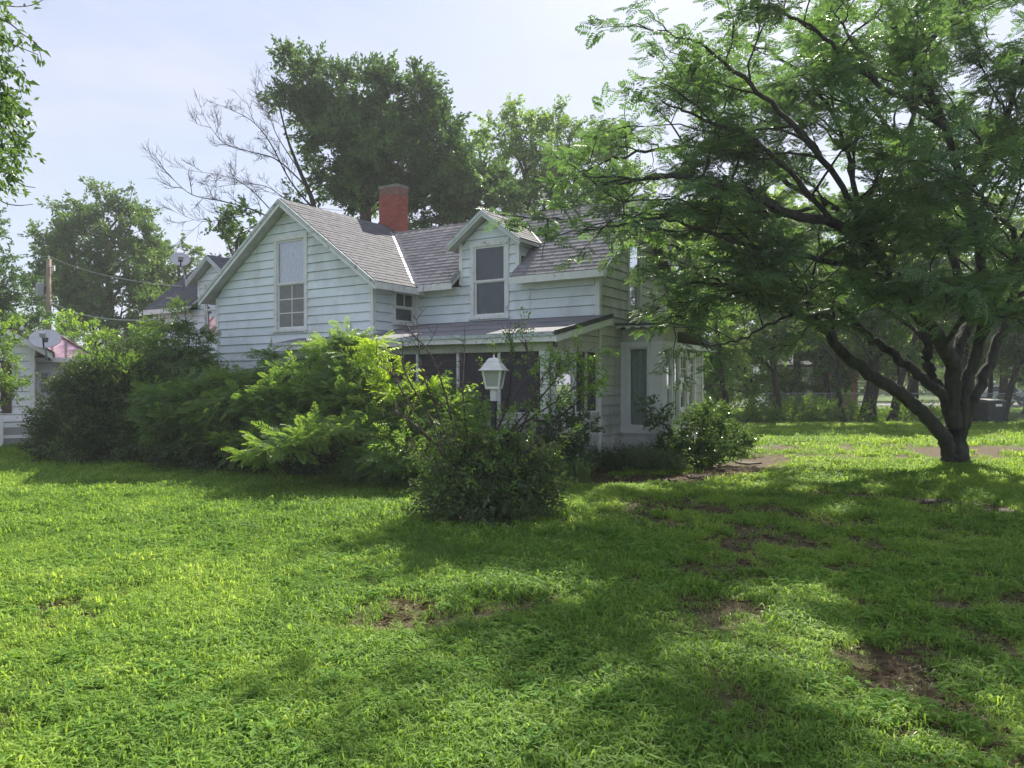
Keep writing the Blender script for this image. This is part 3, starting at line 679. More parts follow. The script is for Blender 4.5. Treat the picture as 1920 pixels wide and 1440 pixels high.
# --- roofs: deck, shingles laid one by one, trim
def mesh_tab(w, flat=0.004):
    mb = MB(); mb.hexa([(0, 0, .001), (w, 0, .001), (w, .165, .001), (0, .165, .001), (0, 0, .016), (w, 0, .016), (w, .165, flat + .002), (0, .165, flat + .002)])
    me = mb.mesh('shingle'); return me
TAB = {}
def shingle(roof, O, A, U, rows, xint, one_by_one=False, exp=0.145, tabw=0.30):
    """O origin on the eave, A along, U up the slope; xint(r) -> list of (a0, a1) at distance r up the slope"""
    A = np.array(A, float); U = np.array(U, float); U /= np.linalg.norm(U); Nn = np.cross(A, U); O = np.array(O, float)
    mb = MB()
    for i in range(rows):
        r = i * exp
        for (x0, x1) in xint(r + exp * .5):
            a = x0 - (tabw / 2 if i % 2 else 0) + random.uniform(-.02, .02) - .0
            while a < x1 - .02:
                b = min(a + tabw - .006, x1); c = max(a, x0)
                if b - c > .03:
                    rr = r + random.uniform(-.004, .004)
                    if one_by_one:
                        wk = round(b - c, 2)
                        if wk not in TAB: TAB[wk] = mesh_tab(wk)
                        o = link('shingle', TAB[wk], M['shingle'], roof)
                        p = O + A * c + U * rr + Nn * random.uniform(0, .003)
                        o.matrix_local = Matrix(((A[0], U[0], Nn[0], p[0]), (A[1], U[1], Nn[1], p[1]), (A[2], U[2], Nn[2], p[2]), (0, 0, 0, 1)))
                    else:
                        j = random.uniform(0, .004); q = []
                        for (hh, k0, k1) in ((.001, 0, 0), (.016 + j, .006 + j, 1)):
                            for (aa, up, th) in ((c, 0, hh), (b, 0, hh), (b, .165, hh if not k1 else k0), (c, .165, hh if not k1 else k0)):
                                q.append(O + A * aa + U * (rr + up) + Nn * th)
                        mb.hexa(q)
                a += tabw
    if not one_by_one and mb.n: mb.build('shingle_field', M['shingle_field'], roof, 'stuff')
EO = 0.36            # eave overhang
ye = -EO; ze = zm(ye)
LEN = math.hypot(YR - ye, RM - ze); CS = (YR - ye) / LEN
# valley between wing slope and main slope on the front right
vx = lambda y: XWC + (RW - zm(y)) / SW
vxl = lambda y: XWC - (RW - zm(y)) / SW
d0, d1 = DORM[0], DORM[1]
XR = 0.30
def poly3(pts): return [(x, y, zm(y)) for (x, y) in pts]
yd = 0.62
mb = MB()
mb.slab(poly3([(d0[0] + d0[1], ye), (XR, ye), (XR, yd), (d0[0] + d0[1], yd)]), DT)
mb.slab(poly3([(vx(ye), ye), (d0[0] - d0[1], ye), (d0[0] - d0[1], yd), (vx(yd), yd)]), DT)
mb.slab(poly3([(vx(yd), yd), (XR, yd), (XR, YR), (vx(YR), YR)]), DT)
roof_r = mb.build('roof', M['soffit'], house)
def xi_main(r):
    y = ye + r * CS
    lo = max(vx(y), vx(ye) - 99)
    return [(vx(y), d0[0] - d0[1]), (d0[0] + d0[1], XR)] if y < yd else [(vx(y), XR)]
shingle(roof_r, (0, ye - .012, ze), (1, 0, 0), (0, YR - ye, RM - ze), int(LEN / .145), xi_main, one_by_one=True)
# left main slope
mb = MB(); XLO = XL - .3
mb.slab(poly3([(XLO, ye), (d1[0] - d1[1], ye), (d1[0] - d1[1], yd), (XLO, yd)]), DT)
mb.slab(poly3([(d1[0] + d1[1], ye), (vxl(ye), ye), (vxl(yd), yd), (d1[0] + d1[1], yd)]), DT)
mb.slab(poly3([(XLO, yd), (vxl(yd), yd), (vxl(YR), YR), (XLO, YR)]), DT)
roof_l = mb.build('roof', M['soffit'], house)
def xi_left(r):
    y = ye + r * CS
    return [(XLO, d1[0] - d1[1]), (d1[0] + d1[1], vxl(y))] if y < yd else [(XLO, vxl(y))]
shingle(roof_l, (0, ye - .012, ze), (1, 0, 0), (0, YR - ye, RM - ze), int(LEN / .145), xi_left)
# rear slopes of the main roof
yb = YB + .34
mb = MB(); mb.slab([(XLO, YR, RM), (XR, YR, RM), (XR, yb, zm(yb)), (XLO, yb, zm(yb))], DT); roof_b = mb.build('roof', M['shingle_field'], house)
# wing slopes (the wing roof runs back past the main ridge)
ywf = YW - .32; ywb = YB + .3
xe_r = XI + .36; xe_l = XW - .34
def yv_r(x):    # where the wing slope meets the main front slope
    return YR - (RM - zw(x)) / SMN if zw(x) < RM else ywb
yv_top = YR
mb = MB(); xt = vx(YR)
mb.slab([(xe_r, ywf, zw(xe_r)), (xe_r, max(ywf + .1, yv_r(xe_r)), zw(xe_r)), (xt, YR, zw(xt)), (xt, ywb, zw(xt)), (XWC, ywb, RW), (XWC, ywf, RW)][::1], DT)
roof_w = mb.build('roof', M['soffit'], house)
lw = math.hypot(xe_r - XWC, RW - zw(xe_r)); cw_ = (xe_r - XWC) / lw
def xi_wr(r):       # along +y
    x = xe_r - r * cw_; return [(ywf, min(yv_r(x), ywb))]
shingle(roof_w, (xe_r + .012, 0, zw(xe_r)), (0, 1, 0), (XWC - xe_r, 0, RW - zw(xe_r)), int(lw / .145), xi_wr)
mb = MB(); xtl = vxl(YR)
mb.slab([(XWC, ywf, RW), (XWC, ywb, RW), (xtl, ywb, zw(xtl)), (xtl, YR, zw(xtl)), (xe_l, YR - (RM - zw(xe_l)) / SMN, zw(xe_l)), (xe_l, ywf, zw(xe_l))], DT)
roof_wl = mb.build('roof', M['soffit'], house)
def xi_wl(r):
    x = xe_l + r * cw_; y1 = YR - (RM - zw(x)) / SMN if zw(x) < RM else ywb
    return [(-min(y1, ywb), -ywf)]
shingle(roof_wl, (xe_l - .012, 0, zw(xe_l)), (0, -1, 0), (XWC - xe_l, 0, RW - zw(xe_l)), int(lw / .145), xi_wl)
# ridge caps
mb = MB(); k = int((ywb - ywf) / .25)
for i in range(k):
    y = ywf + i * .25
    for sg in (-1, 1): mb.slab([(XWC, y, RW + .028), (XWC + sg * .14, y, RW + .028 - .14 * SW), (XWC + sg * .14, y + .27, RW + .02 - .14 * SW), (XWC, y + .27, RW + .02)][::(1 if sg < 0 else -1)], .012)
mb.build('ridge_cap', M['shingle_field'], roof_w, 'stuff')
mb = MB(); k = int((XR - vx(YR)) / .25)
for i in range(k + 1):
    x = XR - (i + 1) * .25
    for sg in (-1, 1): mb.slab([(x, YR, RM + .028), (x, YR + sg * .14, RM + .028 - .14 * SMN), (x + .27, YR + sg * .14, RM + .02 - .14 * SMN), (x + .27, YR, RM + .02)][::(1 if sg > 0 else -1)], .012)
mb.build('ridge_cap', M['shingle_field'], roof_r, 'stuff')
# valley flashing, galvanised: two leaves each
def valley(pts, side1, side2, name='valley_flashing', w=.14):
    p, q = np.array(pts[0]), np.array(pts[1]); mb = MB(); up = np.array([0, 0, .026])
    for sd in (side1, side2):
        s = np.array(sd, float) * w; c = [p + up, q + up, q + s + up, p + s + up]
        if np.cross(c[1] - c[0], c[3] - c[0])[2] < 0: c = c[::-1]
        mb.slab(c, .006)
    mb.build(name, M['flash'], house)
ymid = YR - .05
valley([(vx(ye), ye, zm(ye)), (vx(ymid), ymid, zm(ymid))], (0.9, 0, 0), (-0.8, 0, 0.8 * SW))
# fascia boards along the eaves
def fascia(x0, x1, y, z, parent=house, mat='trim'):
    mb = MB(); mb.box(x0, x1, y - .024, y, z - .15, z - .004); mb.build('fascia', M[mat], parent)
fascia(vx(ye) + .02, d0[0] - d0[1], ye, ze); fascia(d0[0] + d0[1], XR, ye, ze); fascia(XLO, d1[0] - d1[1], ye, ze)
mb = MB(); mb.box(xe_r, xe_r + .024, ywf, yv_r(xe_r) + .3, zw(xe_r) - .15, zw(xe_r) - .004); mb.build('fascia', M['trim'], house)
for (x0, x1) in ((vx(ye), d0[0] - d0[1] - .02), (d0[0] + d0[1] + .02, -.06)):      # frieze under the eave
    mb = MB(); mb.box(x0 + .1, x1, -.062, -.038, ZE - .14, ZE + .02); mb.build('frieze_board', M['trim_clean'], house)
# bargeboards on the gables: a wide board with a narrower moulding on its outer face
def barge(P, Q, nrm, mat='fascia', h=.17, off=.0):
    """P eave end, Q ridge end, nrm outward horizontal normal"""
    n = np.array(nrm, float); p = np.array(P) + n * off; q = np.array(Q) + n * off
    mb = MB(); b = []
    for o in (0, .028):
        b += [p + n * o - (0, 0, h), q + n * o - (0, 0, h), q + n * o + (0, 0, .004), p + n * o + (0, 0, .004)]
    mb.add(b, [(0, 1, 2, 3), (7, 6, 5, 4), (0, 4, 5, 1), (1, 5, 6, 2), (2, 6, 7, 3), (3, 7, 4, 0)]); o1 = mb.build('bargeboard', M['trim'], house)
    mb = MB(); b = []
    for o in (.028, .05):
        b += [p + n * o - (0, 0, .075), q + n * o - (0, 0, .075), q + n * o + (0, 0, .012), p + n * o + (0, 0, .012)]
    mb.add(b, [(0, 1, 2, 3), (7, 6, 5, 4), (0, 4, 5, 1), (1, 5, 6, 2), (2, 6, 7, 3), (3, 7, 4, 0)]); mb.build('moulding', M[mat], o1)
barge((xe_r, ywf, zw(xe_r)), (XWC, ywf, RW), (0, -1, 0)); barge((xe_l, ywf, zw(xe_l)), (XWC, ywf, RW), (0, -1, 0))
barge((XR, ye, ze), (XR, YR, RM), (1, 0, 0), 'trim'); barge((XR, yb, zm(yb)), (XR, YR, RM), (1, 0, 0), 'trim')
# dormers: roof, cheeks
def dormer(dc, dh, dz, right=True):
    oh, fo = dh + .22, .28; s = .72
    ztop = lambda x: dz - s * abs(x - dc)
    yback = lambda z: YR - (RM - z) / SMN
    cap = MB()
    for i in range(int((yback(dz) + fo) / .25)):
        y = -fo + i * .25
        for sg in (-1, 1): cap.slab([(dc, y, dz + .03), (dc + sg * .13, y, dz + .03 - .13 * s), (dc + sg * .13, y + .27, dz + .022 - .13 * s), (dc, y + .27, dz + .022)][::(1 if sg < 0 else -1)], .012)
    cap.build('ridge_cap', M['shingle_field'], house, 'stuff')
    for sg in (1, -1):
        x1 = dc + sg * oh; z1 = ztop(x1)
        pts = [(dc, -fo, dz), (x1, -fo, z1), (x1, yback(z1) + .02, z1), (dc, yback(dz) + .02, dz)]
        mb = MB(); mb.slab(pts if sg < 0 else pts[::-1], .07); rf = mb.build('dormer_roof', M['soffit'], house)
        ln = math.hypot(oh, dz - z1); c_ = oh / ln
        def xi(r, sg=sg, x1=x1):
            x = x1 - sg * r * c_; b = yback(ztop(x)); return [(-fo, b)] if sg > 0 else [(-b, fo)]
        shingle(rf, (x1 + sg * .01, 0, z1), (0, 1, 0) if sg > 0 else (0, -1, 0), (dc - x1, 0, dz - z1), int(ln / .145), xi)
        barge((x1, -fo, z1), (dc, -fo, dz), (0, -1, 0), h=.12)
        if sg > 0: valley([(x1 + .02, yback(z1), z1), (dc + .05, yback(dz) - .02, dz)], (0, 1 * .3, .3 * SMN), (-.6, 0, .6 * s), w=.10)
        # cheek: boards run from the dormer corner back to the roof slope
        xc = dc + sg * dh; zt = ztop(xc) - .09
        Frc = FR((xc, 0), (0, 1), (1, 0)) if sg > 0 else FR((xc, 0), (0, 1), (-1, 0))
        w = MB(); w.add([(xc - sg * .02, 0, ze + .3), (xc - sg * .02, yback(zt), zt), (xc - sg * .02, 0, zt), (xc - sg * .06, 0, ze + .3), (xc - sg * .06, yback(zt), zt), (xc - sg * .06, 0, zt)], [(0, 1, 2), (5, 4, 3), (0, 3, 4, 1), (1, 4, 5, 2), (2, 5, 3, 0)])
        ch = w.build('dormer_cheek', M['sheath'], house)
        clad(ch, Frc, ze + .30, zt, lambda z: (0.03, max(0.03, yback(z) - .01)) if True else 0, [], M['siding'])
        mb = MB(); mb.box(xc - (.05 if sg > 0 else .04), xc + (.04 if sg > 0 else .05), -.045, .045, 3.86, zt + .02); mb.build('corner_board', M['trim_clean'], house)
dormer(*d0); dormer(*d1)

# --- chimney, laid brick by brick
CHX0, CHX1, CHY0, CHY1, CHZ0, CHZ1 = -7.74, -7.06, 1.98, 2.42, 5.3, 7.10
mb = MB(); mb.box(CHX0 + .012, CHX1 - .012, CHY0 + .012, CHY1 - .012, CHZ0, CHZ1); chim = mb.build('chimney', M['mortar'], house)
hb = .072; nrow = int((CHZ1 - 5.55) / hb)
BR = {}
def brick(x0, x1, y0, y1, z, mat):
    key = (round(x1 - x0, 3), round(y1 - y0, 3), mat)
    if key not in BR:
        b = MB(); b.box(0, x1 - x0, 0, y1 - y0, 0, hb - .011); me = b.mesh('brick'); me.materials.append(M[mat]); BR[key] = me
    o = link('brick', BR[key], None, chim); o.location = (x0, y0 + 0, z)
for i in range(nrow):
    z = 5.55 + i * hb; mt = 'brick_dark' if i > nrow - 4 else 'brick'; bl = .215; off = 0 if i % 2 else bl / 2
    x = CHX0 - off
    while x < CHX1 - .02:
        a, b = max(x, CHX0), min(x + bl - .01, CHX1)
        if b - a > .03: j = random.uniform(0, .004); brick(a, b, CHY0 - j, CHY0 + .06 - j, z, mt)
        x += bl
    y = CHY0 + .07 - (bl / 2 - off) * .9
    while y < CHY1 - .02:
        a, b = max(y, CHY0 + .071), min(y + bl - .01, CHY1)
        if b - a > .03: j = random.uniform(0, .004); brick(CHX1 - .06 + j, CHX1 + j, a, b, z, mt)
        y += bl
    a = CHY0 + .07; brick(CHX0 - .0, CHX0 + .06, a, CHY1, z, mt)
mb = MB(); mb.box(CHX0 - .015, CHX1 + .015, CHY0 - .015, CHY1 + .015, 5.55 + nrow * hb, CHZ1 + .03); mb.box(CHX0 + .08, CHX1 - .08, CHY0 + .08, CHY1 - .08, CHZ1 + .03, CHZ1 + .06); mb.build('chimney_cap', M['concrete'], chim)
mb = MB(); mb.box(CHX0 - .06, CHX1 + .06, CHY0 - .08, CHY1 + .06, 5.60, 5.80); mb.build('chimney_flashing', M['flash'], chim)

# --- porch
PY, PX0 = -2.07, -6.86; PB, PE = 3.00, 2.535; PEY = PY - .25
zp = lambda y: PB + (PB - PE) / (0 - PEY) * y
pr = [(XI - .0, 0), (0.30, 0), (0.30, PEY), (PX0 - .1, PEY), (PX0 - .1, YW), (XI, YW)]
mb = MB(); mb.slab([(XI, -.04, zp(-.04)), (XI, YW - .04, zp(YW - .04)), (PX0 - .1, YW - .04, zp(YW - .04)), (PX0 - .1, PEY, zp(PEY)), (.30, PEY, zp(PEY)), (.30, -.04, zp(-.04))], .05)
porch = mb.build('porch_roof', M['trim_green'], house)
for i, (y0, y1) in enumerate([(PEY - .02, -1.56), (-1.60, -.80), (-.84, -.045)]):         # lapped rolls of roofing
    x0 = PX0 - .1 if i == 0 else XI + .045
    mb = MB(); mb.slab([(x0, y0, zp(y0) + .016 + .006 * i), (.31, y0, zp(y0) + .016 + .006 * i), (.31, y1, zp(y1) + .010 + .006 * i), (x0, y1, zp(y1) + .010 + .006 * i)], .008)
    mb.build('roofing_sheet', M['rolled'], porch)
mb = MB(); mb.slab([(.302, PEY - .03, zp(PEY) + .03), (.345, PEY - .03, zp(PEY) + .03), (.345, -.03, zp(0) + .03), (.302, -.03, zp(0) + .03)], .085); mb.build('drip_edge', M['tar'], porch)
mb = MB(); mb.slab([(.30, PEY, zp(PEY) - .054), (.33, PEY, zp(PEY) - .054), (.33, -.03, zp(0) - .060), (.30, -.03, zp(0) - .060)], .12); mb.build('rake_board', M['trim_clean'], porch)
x = PX0 - .1
while x < .30:                                                             # broken eave trim in pieces
    w = random.uniform(.7, 1.5); x1 = min(x + w, .30)
    mb = MB(); dz = random.uniform(-.012, .004); mb.box(x, x1 - .012, PEY - .03, PEY - .001, zp(PEY) - .052 + dz, zp(PEY) + .012 + dz); mb.build('eave_trim', M['fascia'], porch)
    mb = MB(); mb.box(x + .01, x1, PEY + .001, PEY + .03, zp(PEY) - .15 + dz, zp(PEY) - .052); mb.build('fascia', M['trim'], porch)
    x = x1
# beam, posts, rails, screens
mb = MB(); mb.box(PX0, -.002, PY, PY + .10, 2.225, 2.43); mb.build('porch_beam', M['trim_green'], porch)
mb = MB(); mb.box(-.10, .0, PY + .102, -.03, 2.26, 2.44); mb.build('porch_beam', M['trim_clean'], porch)
POSTS = [(-.145, .145), (-1.04, .05), (-1.99, .05), (-3.0, .05), (-4.0, .09), (-5.0, .05), (-6.0, .05), (PX0 + .1, .12)]
for (x, w) in POSTS:
    mb = MB(); mb.box(x if w > .14 else x - w / 2, x + (w if w > .14 else w / 2), PY + .003, PY + .093, 1.10, 2.225)
    if w > .14: mb.box(x - .02, x + w + .004, PY - .006, PY + .10, 2.12, 2.2245)
    mb.build('porch_post', M['trim_clean'], porch)
F_pf = FR((PX0, PY), (1, 0), (0, -1)); F_ps = FR((0, PY), (0, 1), (1, 0))
pk = MB(); pk.box(PX0, -.012, PY + .01, PY + .06, ZS, 1.05); kw = pk.build('porch_wall', M['sheath'], house); clad(kw, F_pf, ZS, 1.08, lambda z: (0.0, -PX0 - .03), [], M['siding_old'])
pk = MB(); pk.box(-.06, -.010, -1.02, -.02, ZS, 1.05); pk.box(-.06, -.01, PY + .07, -1.90, ZS, 1.05); kw = pk.build('porch_wall', M['sheath'], house)
clad(kw, F_ps, ZS, 1.06, lambda z: (0.03, 2.03), [(.20, 1.03, -1, 1.5)], M['siding_old'])
mb = MB(); mb.box(PX0, -.14, PY - .04, PY + .09, 1.08, 1.115); mb.build('porch_rail', M['trim_clean'], porch)
mb = MB(); mb.box(-.08, .045, -1.02, -.02, 1.062, 1.10); mb.build('porch_rail', M['trim_clean'], porch)
xs = sorted([p[0] for p in POSTS])
for a, b in zip(xs[:-1], xs[1:]):
    mb = MB(); mb.box(a + .02, b - .02, PY + .045, PY + .05, 1.11, 2.23); mb.build('screen', M['screen'], porch)
# side: gable triangle boards above the beam
tri = MB(); tri.add([(-.05, -.03, 2.44), (-.05, PY + .35, 2.44), (-.05, -.03, zp(-.03) - .06), (-.02, -.03, 2.44), (-.02, PY + .35, 2.44), (-.02, -.03, zp(-.03) - .06)], [(0, 1, 2), (5, 4, 3), (0, 3, 4, 1), (1, 4, 5, 2), (2, 5, 3, 0)])
tw = tri.build('porch_wall', M['sheath'], house)
clad(tw, F_ps, 2.44, 2.92, lambda z: (max(.25, min(2.0, 2.07 + (z - (PB - .065)) / ((PB - PE) / -PEY))), 2.04), [], M['siding_old'], course=.13)
mb = MB(); mb.fbox(F_ps, .03, 2.04, -.02, .03, 2.255, 2.445); mb.build('frieze_board', M['siding_old'], house)
# screens and slim posts on the side
for (a, w) in ((1.045, .03), (1.50, .03), (1.995, .05)):
    mb = MB(); mb.fbox(F_ps, a, a + w, -.06, .02, 1.10, 2.255); mb.build('porch_post', M['trim_clean'], porch)
for (a, b) in ((1.075, 1.50), (1.53, 1.995)):
    mb = MB(); mb.fbox(F_ps, a, b, -.03, -.025, 1.10, 2.255); mb.build('screen', M['screen'], porch)
mb = MB(); mb.fbox(F_ps, .06, .17, -.03, -.025, 1.10, 2.255); mb.build('screen', M['screen'], porch)
# screen door
mb = MB(); mb.fbox(F_ps, .175, .215, -.06, .04, .22, 2.25); mb.fbox(F_ps, 1.005, 1.042, -.06, .04, .22, 2.25); mb.fbox(F_ps, .215, 1.005, -.06, .04, 2.20, 2.25)
dr = mb.build('screen_door', M['trim_clean'], house)
mb = MB()
for (a0, a1, z0, z1) in ((.22, .31, .24, 2.19), (.91, 1.0, .24, 2.19), (.31, .91, 2.08, 2.19), (.31, .91, .24, .40), (.31, .91, 1.05, 1.15)): mb.fbox(F_ps, a0, a1, -.02, .018, z0, z1)
mb.build('door_frame', M['white_metal'], dr)
mb = MB(); mb.fbox(F_ps, .31, .91, -.004, 0, 1.15, 2.08); mb.build('door_pane', M['glass'], dr)
mb = MB(); mb.fbox(F_ps, .31, .91, -.012, -.006, .40, 1.05); mb.build('door_panel', M['white_metal'], dr)
mb = MB(); mb.fbox(F_ps, .93, .96, .018, .05, 1.10, 1.22); mb.build('handle', M['black_metal'], dr)
mb = MB(); mb.fbox(F_ps, .16, .30, .031, .042, 2.30, 2.40)
o = mb.build('house_number_plate', M['plastic_dark'], house)
mb = MB(); mb.fbox(F_ps, .19, .225, .0425, .045, 2.32, 2.38); mb.fbox(F_ps, .24, .275, .0425, .045, 2.32, 2.38); mb.build('numeral', M['greyscreen'], o)
# dark porch floor and back
mb = MB(); mb.box(PX0 + .05, -.05, PY + .11, -.06, .30, .36); mb.build('porch_floor', M['concrete'], porch)

# --- bay window on the right wall
BY0, BY1, BX = BAY
mb = MB(); mb.box(-.02, BX - .02, BY0 + .02, BY1 - .02, .12, .64); bay = mb.build('bay_window', M['siding_old'], house)
mb = MB(); mb.box(-.02, BX - .02, BY0 + .02, BY1 - .02, 2.44, 2.80); mb.build('bay_header', M['siding_old'], bay)
Fb1 = FR((0, BY0), (1, 0), (0, -1)); Fb2 = FR((BX, BY0), (0, 1), (1, 0))
clad(bay, Fb1, .14, .60, lambda z: (.03, BX - .0), [], M['siding_old']); clad(bay, Fb2, .14, .60, lambda z: (.0, BY1 - BY0), [], M['siding_old'])
mb = MB(); mb.fbox(Fb1, .02, BX + .05, -.03, .055, .60, .68); mb.fbox(Fb2, -.0, BY1 - BY0, -.03, .055, .60, .68); mb.build('sill', M['trim_clean'], bay)
mb = MB(); mb.fbox(Fb1, 0.03, .17, -.03, .03, .68, 2.44); mb.build('plank', M['trim_clean'], bay)
mb = MB(); mb.fbox(Fb1, .70, BX + .02, -.03, .028, .68, 2.44); mb.build('plank', M['trim_clean'], bay)
mb = MB(); mb.fbox(Fb1, .0, BX + .04, -.03, .05, 2.44, 2.515); mb.fbox(Fb2, .0, BY1 - BY0, -.03, .05, 2.44, 2.515); mb.build('head_trim', M['trim_clean'], bay)
window(Fb1, .17, .70, .68, 2.44, parent=bay, kind='single', back='curtain', cw=.04, trim='trim_clean', name='window_frame', sill=False)
mb = MB(); mb.fbox(Fb2, 0.0, .06, -.03, .03, .68, 2.44); mb.fbox(Fb2, .45, .52, -.03, .035, .68, 2.44); mb.fbox(Fb2, BY1 - BY0 - .06, BY1 - BY0, -.03, .03, .68, 2.44); mb.build('mullion', M['trim_clean'], bay)
window(Fb2, .06, .45, .68, 2.44, parent=bay, back='curtain', cw=.04, trim='trim_clean', name='window_frame', sill=False)
window(Fb2, .52, BY1 - BY0 - .06, .68, 2.44, parent=bay, back='dark_room', cw=.04, trim='trim_clean', name='window_frame', sill=False)
mb = MB(); mb.box(0, BX, BY1 - .03, BY1, .14, 2.44); mb.build('bay_side', M['siding_old'], bay)
mb = MB(); mb.slab([(.02, .70, 2.90), (1.30, .70, 2.865), (1.30, 2.62, 2.86), (.02, 2.62, 2.90)], .045); mb.build('bay_roof', M['tar'], bay)
mb = MB(); mb.slab([(.02, .72, 2.853), (1.28, .72, 2.818), (1.28, 2.60, 2.812), (.02, 2.60, 2.852)], .03); mb.build('bay_soffit', M['soffit'], bay)
mb = MB()
for i in range(11):          # torn pale drip strip hanging from the edge
    a = .06 + i * .108; mb.box(a, a + .104, .704, .712, 2.79 + random.uniform(-.02, .03), 2.83 - a * .028)
mb.build('drip_strip', M['trim'], bay)
mb = MB(); mb.slab([(.35, .76, 2.905), (.85, .76, 2.885), (.8, .95, 2.887), (.3, .93, 2.907)], .006); mb.build('roof_patch', M['flash'], bay)

# --- rear lean-to with small paned windows
F_re = FR((.05, YB), (0, 1), (1, 0)); W1 = (.82, 1.42, .95, 2.42); W2 = (1.44, 2.0, .95, 2.42)
wall(F_re, ZS, 2.62, lambda z: (0.05, 2.60), [(.80, 2.02, .93, 2.45)], M['siding_old'])
window(F_re, *W1, muntins=(1, 1), lm=(0, 0), cw=.06, back='dark_room', trim='trim_clean'); window(F_re, *W2, muntins=(1, 2), cw=.06, back='dark_room', trim='trim_clean')
mb = MB(); mb.box(-4.2, .0, YB + 2.58, YB + 2.62, ZS, 2.6); mb.box(-4.2, -4.16, YB, YB + 2.58, ZS, 2.6); mb.build('wall', M['sheath'], house)
mb = MB(); mb.slab([(-4.4, YB, 3.05), (.40, YB, 3.05), (.40, YB + 2.95, 2.66), (-4.4, YB + 2.95, 2.66)], .10); mb.build('lean_to_roof', M['shingle_field'], house)
mb = MB(); mb.box(.385, .41, YB + .02, YB + 2.95, 2.48, 2.60); mb.build('fascia', M['trim'], house)
mb = MB(); mb.box(.01, .10, YB + 2.56, YB + 2.65, ZS, 2.6); mb.build('corner_board', M['trim'], house)
# slim antenna mast on the gable end and an old cable by the dormer window
mb = MB(); mb.tube([(.42, 2.95, 2.9), (.42, 2.95, 5.2)], .02, 6); tag(mb.build('mast', M['grey_metal'], house))

# ------------------------------------------------------------------ white neighbouring cottage at the left edge
NB = PX(61, 718, 19.9)[:2]                                   # outer corner of its front gable on the ground
nb = empty('cottage', (NB[0], NB[1], 0), R(31)); tag(nb, 'white vinyl-sided cottage with faded red metal roof and lattice skirting', 'house')
FA = FR((-4.6, 0), (1, 0), (0, -1)); FB_ = FR((0.03, 1.6), (1, 0), (0, -1)); FS = FR((0, 0), (0, 1), (1, 0))
def nwall(Fr, z0, z1, xr, op):
    sh = MB(); w = bpy.data.objects.new('wall', bpy.data.meshes.new('wall')); COL.objects.link(w); w.parent = nb
    clad(w, Fr, z0, z1, xr, op, M['vinyl'], course=.20, sheath=sh); me = sh.mesh('wall'); me.materials.append(M['sheath']); w.data = me
nwall(FA, .62, 3.6, lambda z: (0.0, min(4.56, 2.3 + max(0, (4.05 - z) / .62))), [(3.15, 4.05, .90, 2.2)])
nwall(FS, .62, 2.42, lambda z: (0.04, 1.6), [])
nwall(FB_, .62, 2.30, lambda z: (0.0, 1.28), [(0.03, .40, 1.28, 2.02)])
def nwin(Fr, a0, a1, z0, z1):
    h0 = globals()['house']
    return window(Fr, a0, a1, z0, z1, parent=nb, cw=.05, trim='vinyl', back='dark_room', glass='glass', lower='glass')
nwin(FA, 3.30, 3.90, .95, 2.15); nwin(FB_, .03, .40, 1.28, 2.02)
mb = MB(); mb.box(-.055, .05, -.05, .055, .60, 2.62); mb.build('corner_board', M['vinyl'], nb)
mb = MB(); mb.box(1.28, 1.36, 1.55, 1.65, .60, 2.35); mb.build('corner_board', M['vinyl'], nb)
for a in (3.06, 3.90):                                           # louvred shutter
    mb = MB(); mb.fbox(FA, a, a + .24, .036, .055, .86, 2.20)
    s = mb.build('shutter', M['shutter'], nb)
    mb = MB()
    for k in range(22): mb.fbox(FA, a + .03, a + .21, .055, .066, .92 + k * .057, .955 + k * .057)
    mb.build('louvres', M['shutter'], s, 'stuff')
# gable roof of the front block (ridge runs to the rear) and the hip of the rear block, in ribbed sheets
zr = lambda x: 4.15 - .62 * abs(x + 2.3)
mb = MB(); mb.slab([(-2.3, -.45, zr(-2.3)), (.45, -.45, zr(.45)), (.45, 4.0, zr(.45)), (-2.3, 4.0, zr(-2.3))][::-1][::-1], .16); r1 = mb.build('roof', M['vinyl'], nb)
mb = MB(); mb.slab([(-2.3, -.48, zr(-2.3) + .02), (.50, -.48, zr(.50) + .02), (.50, 4.0, zr(.50) + .02), (-2.3, 4.0, zr(-2.3) + .02)], .018); mb.build('roof_sheet', M['pinkmetal'], r1)
for k in range(9):
    y = -.46 + k * .5; mb = MB(); mb.beam((-2.3, y, zr(-2.3) + .035), (.50, y, zr(.50) + .035), .05, .035); mb.build('roof_rib', M['shutter'], r1)
mb = MB(); mb.slab([(-2.3, -.45, zr(-2.3)), (-5.0, -.45, zr(-5.0)), (-5.0, 4.0, zr(-5.0)), (-2.3, 4.0, zr(-2.3))][::-1], .16); mb.build('roof', M['pinkmetal'], nb)
z2 = lambda y: 2.36 + .42 * (y - 1.2)
mb = MB(); mb.slab([(.02, 1.2, 2.36), (1.55, 1.2, 2.36), (.60, 2.9, z2(2.9)), (.02, 2.9, z2(2.9))], .07); r2 = mb.build('roof', M['pinkmetal'], nb)
for k in range(5):
    x = .10 + k * .34; t = 1.0 if x < .60 else (1.55 - x) / .95
    mb = MB(); mb.beam((x, 1.21, 2.375), (x - .0, 1.2 + 1.7 * t, z2(1.2 + 1.7 * t) + .02), .035, .035); mb.build('roof_rib', M['shutter'], r2)
mb = MB(); mb.beam((1.55, 1.2, 2.38), (.60, 2.9, z2(2.9) + .03), .06, .05); mb.build('hip_cap', M['shutter'], r2)
mb = MB(); mb.slab([(1.55, 1.2, 2.355), (1.55, 4, 2.355), (.60, 4, z2(2.9)), (.60, 2.9, z2(2.9))], .07); mb.build('roof', M['pinkmetal'], nb)
mb = MB(); mb.box(.02, 1.58, 1.10, 1.20, 2.24, 2.36); mb.build('gutter', M['vinyl'], nb)
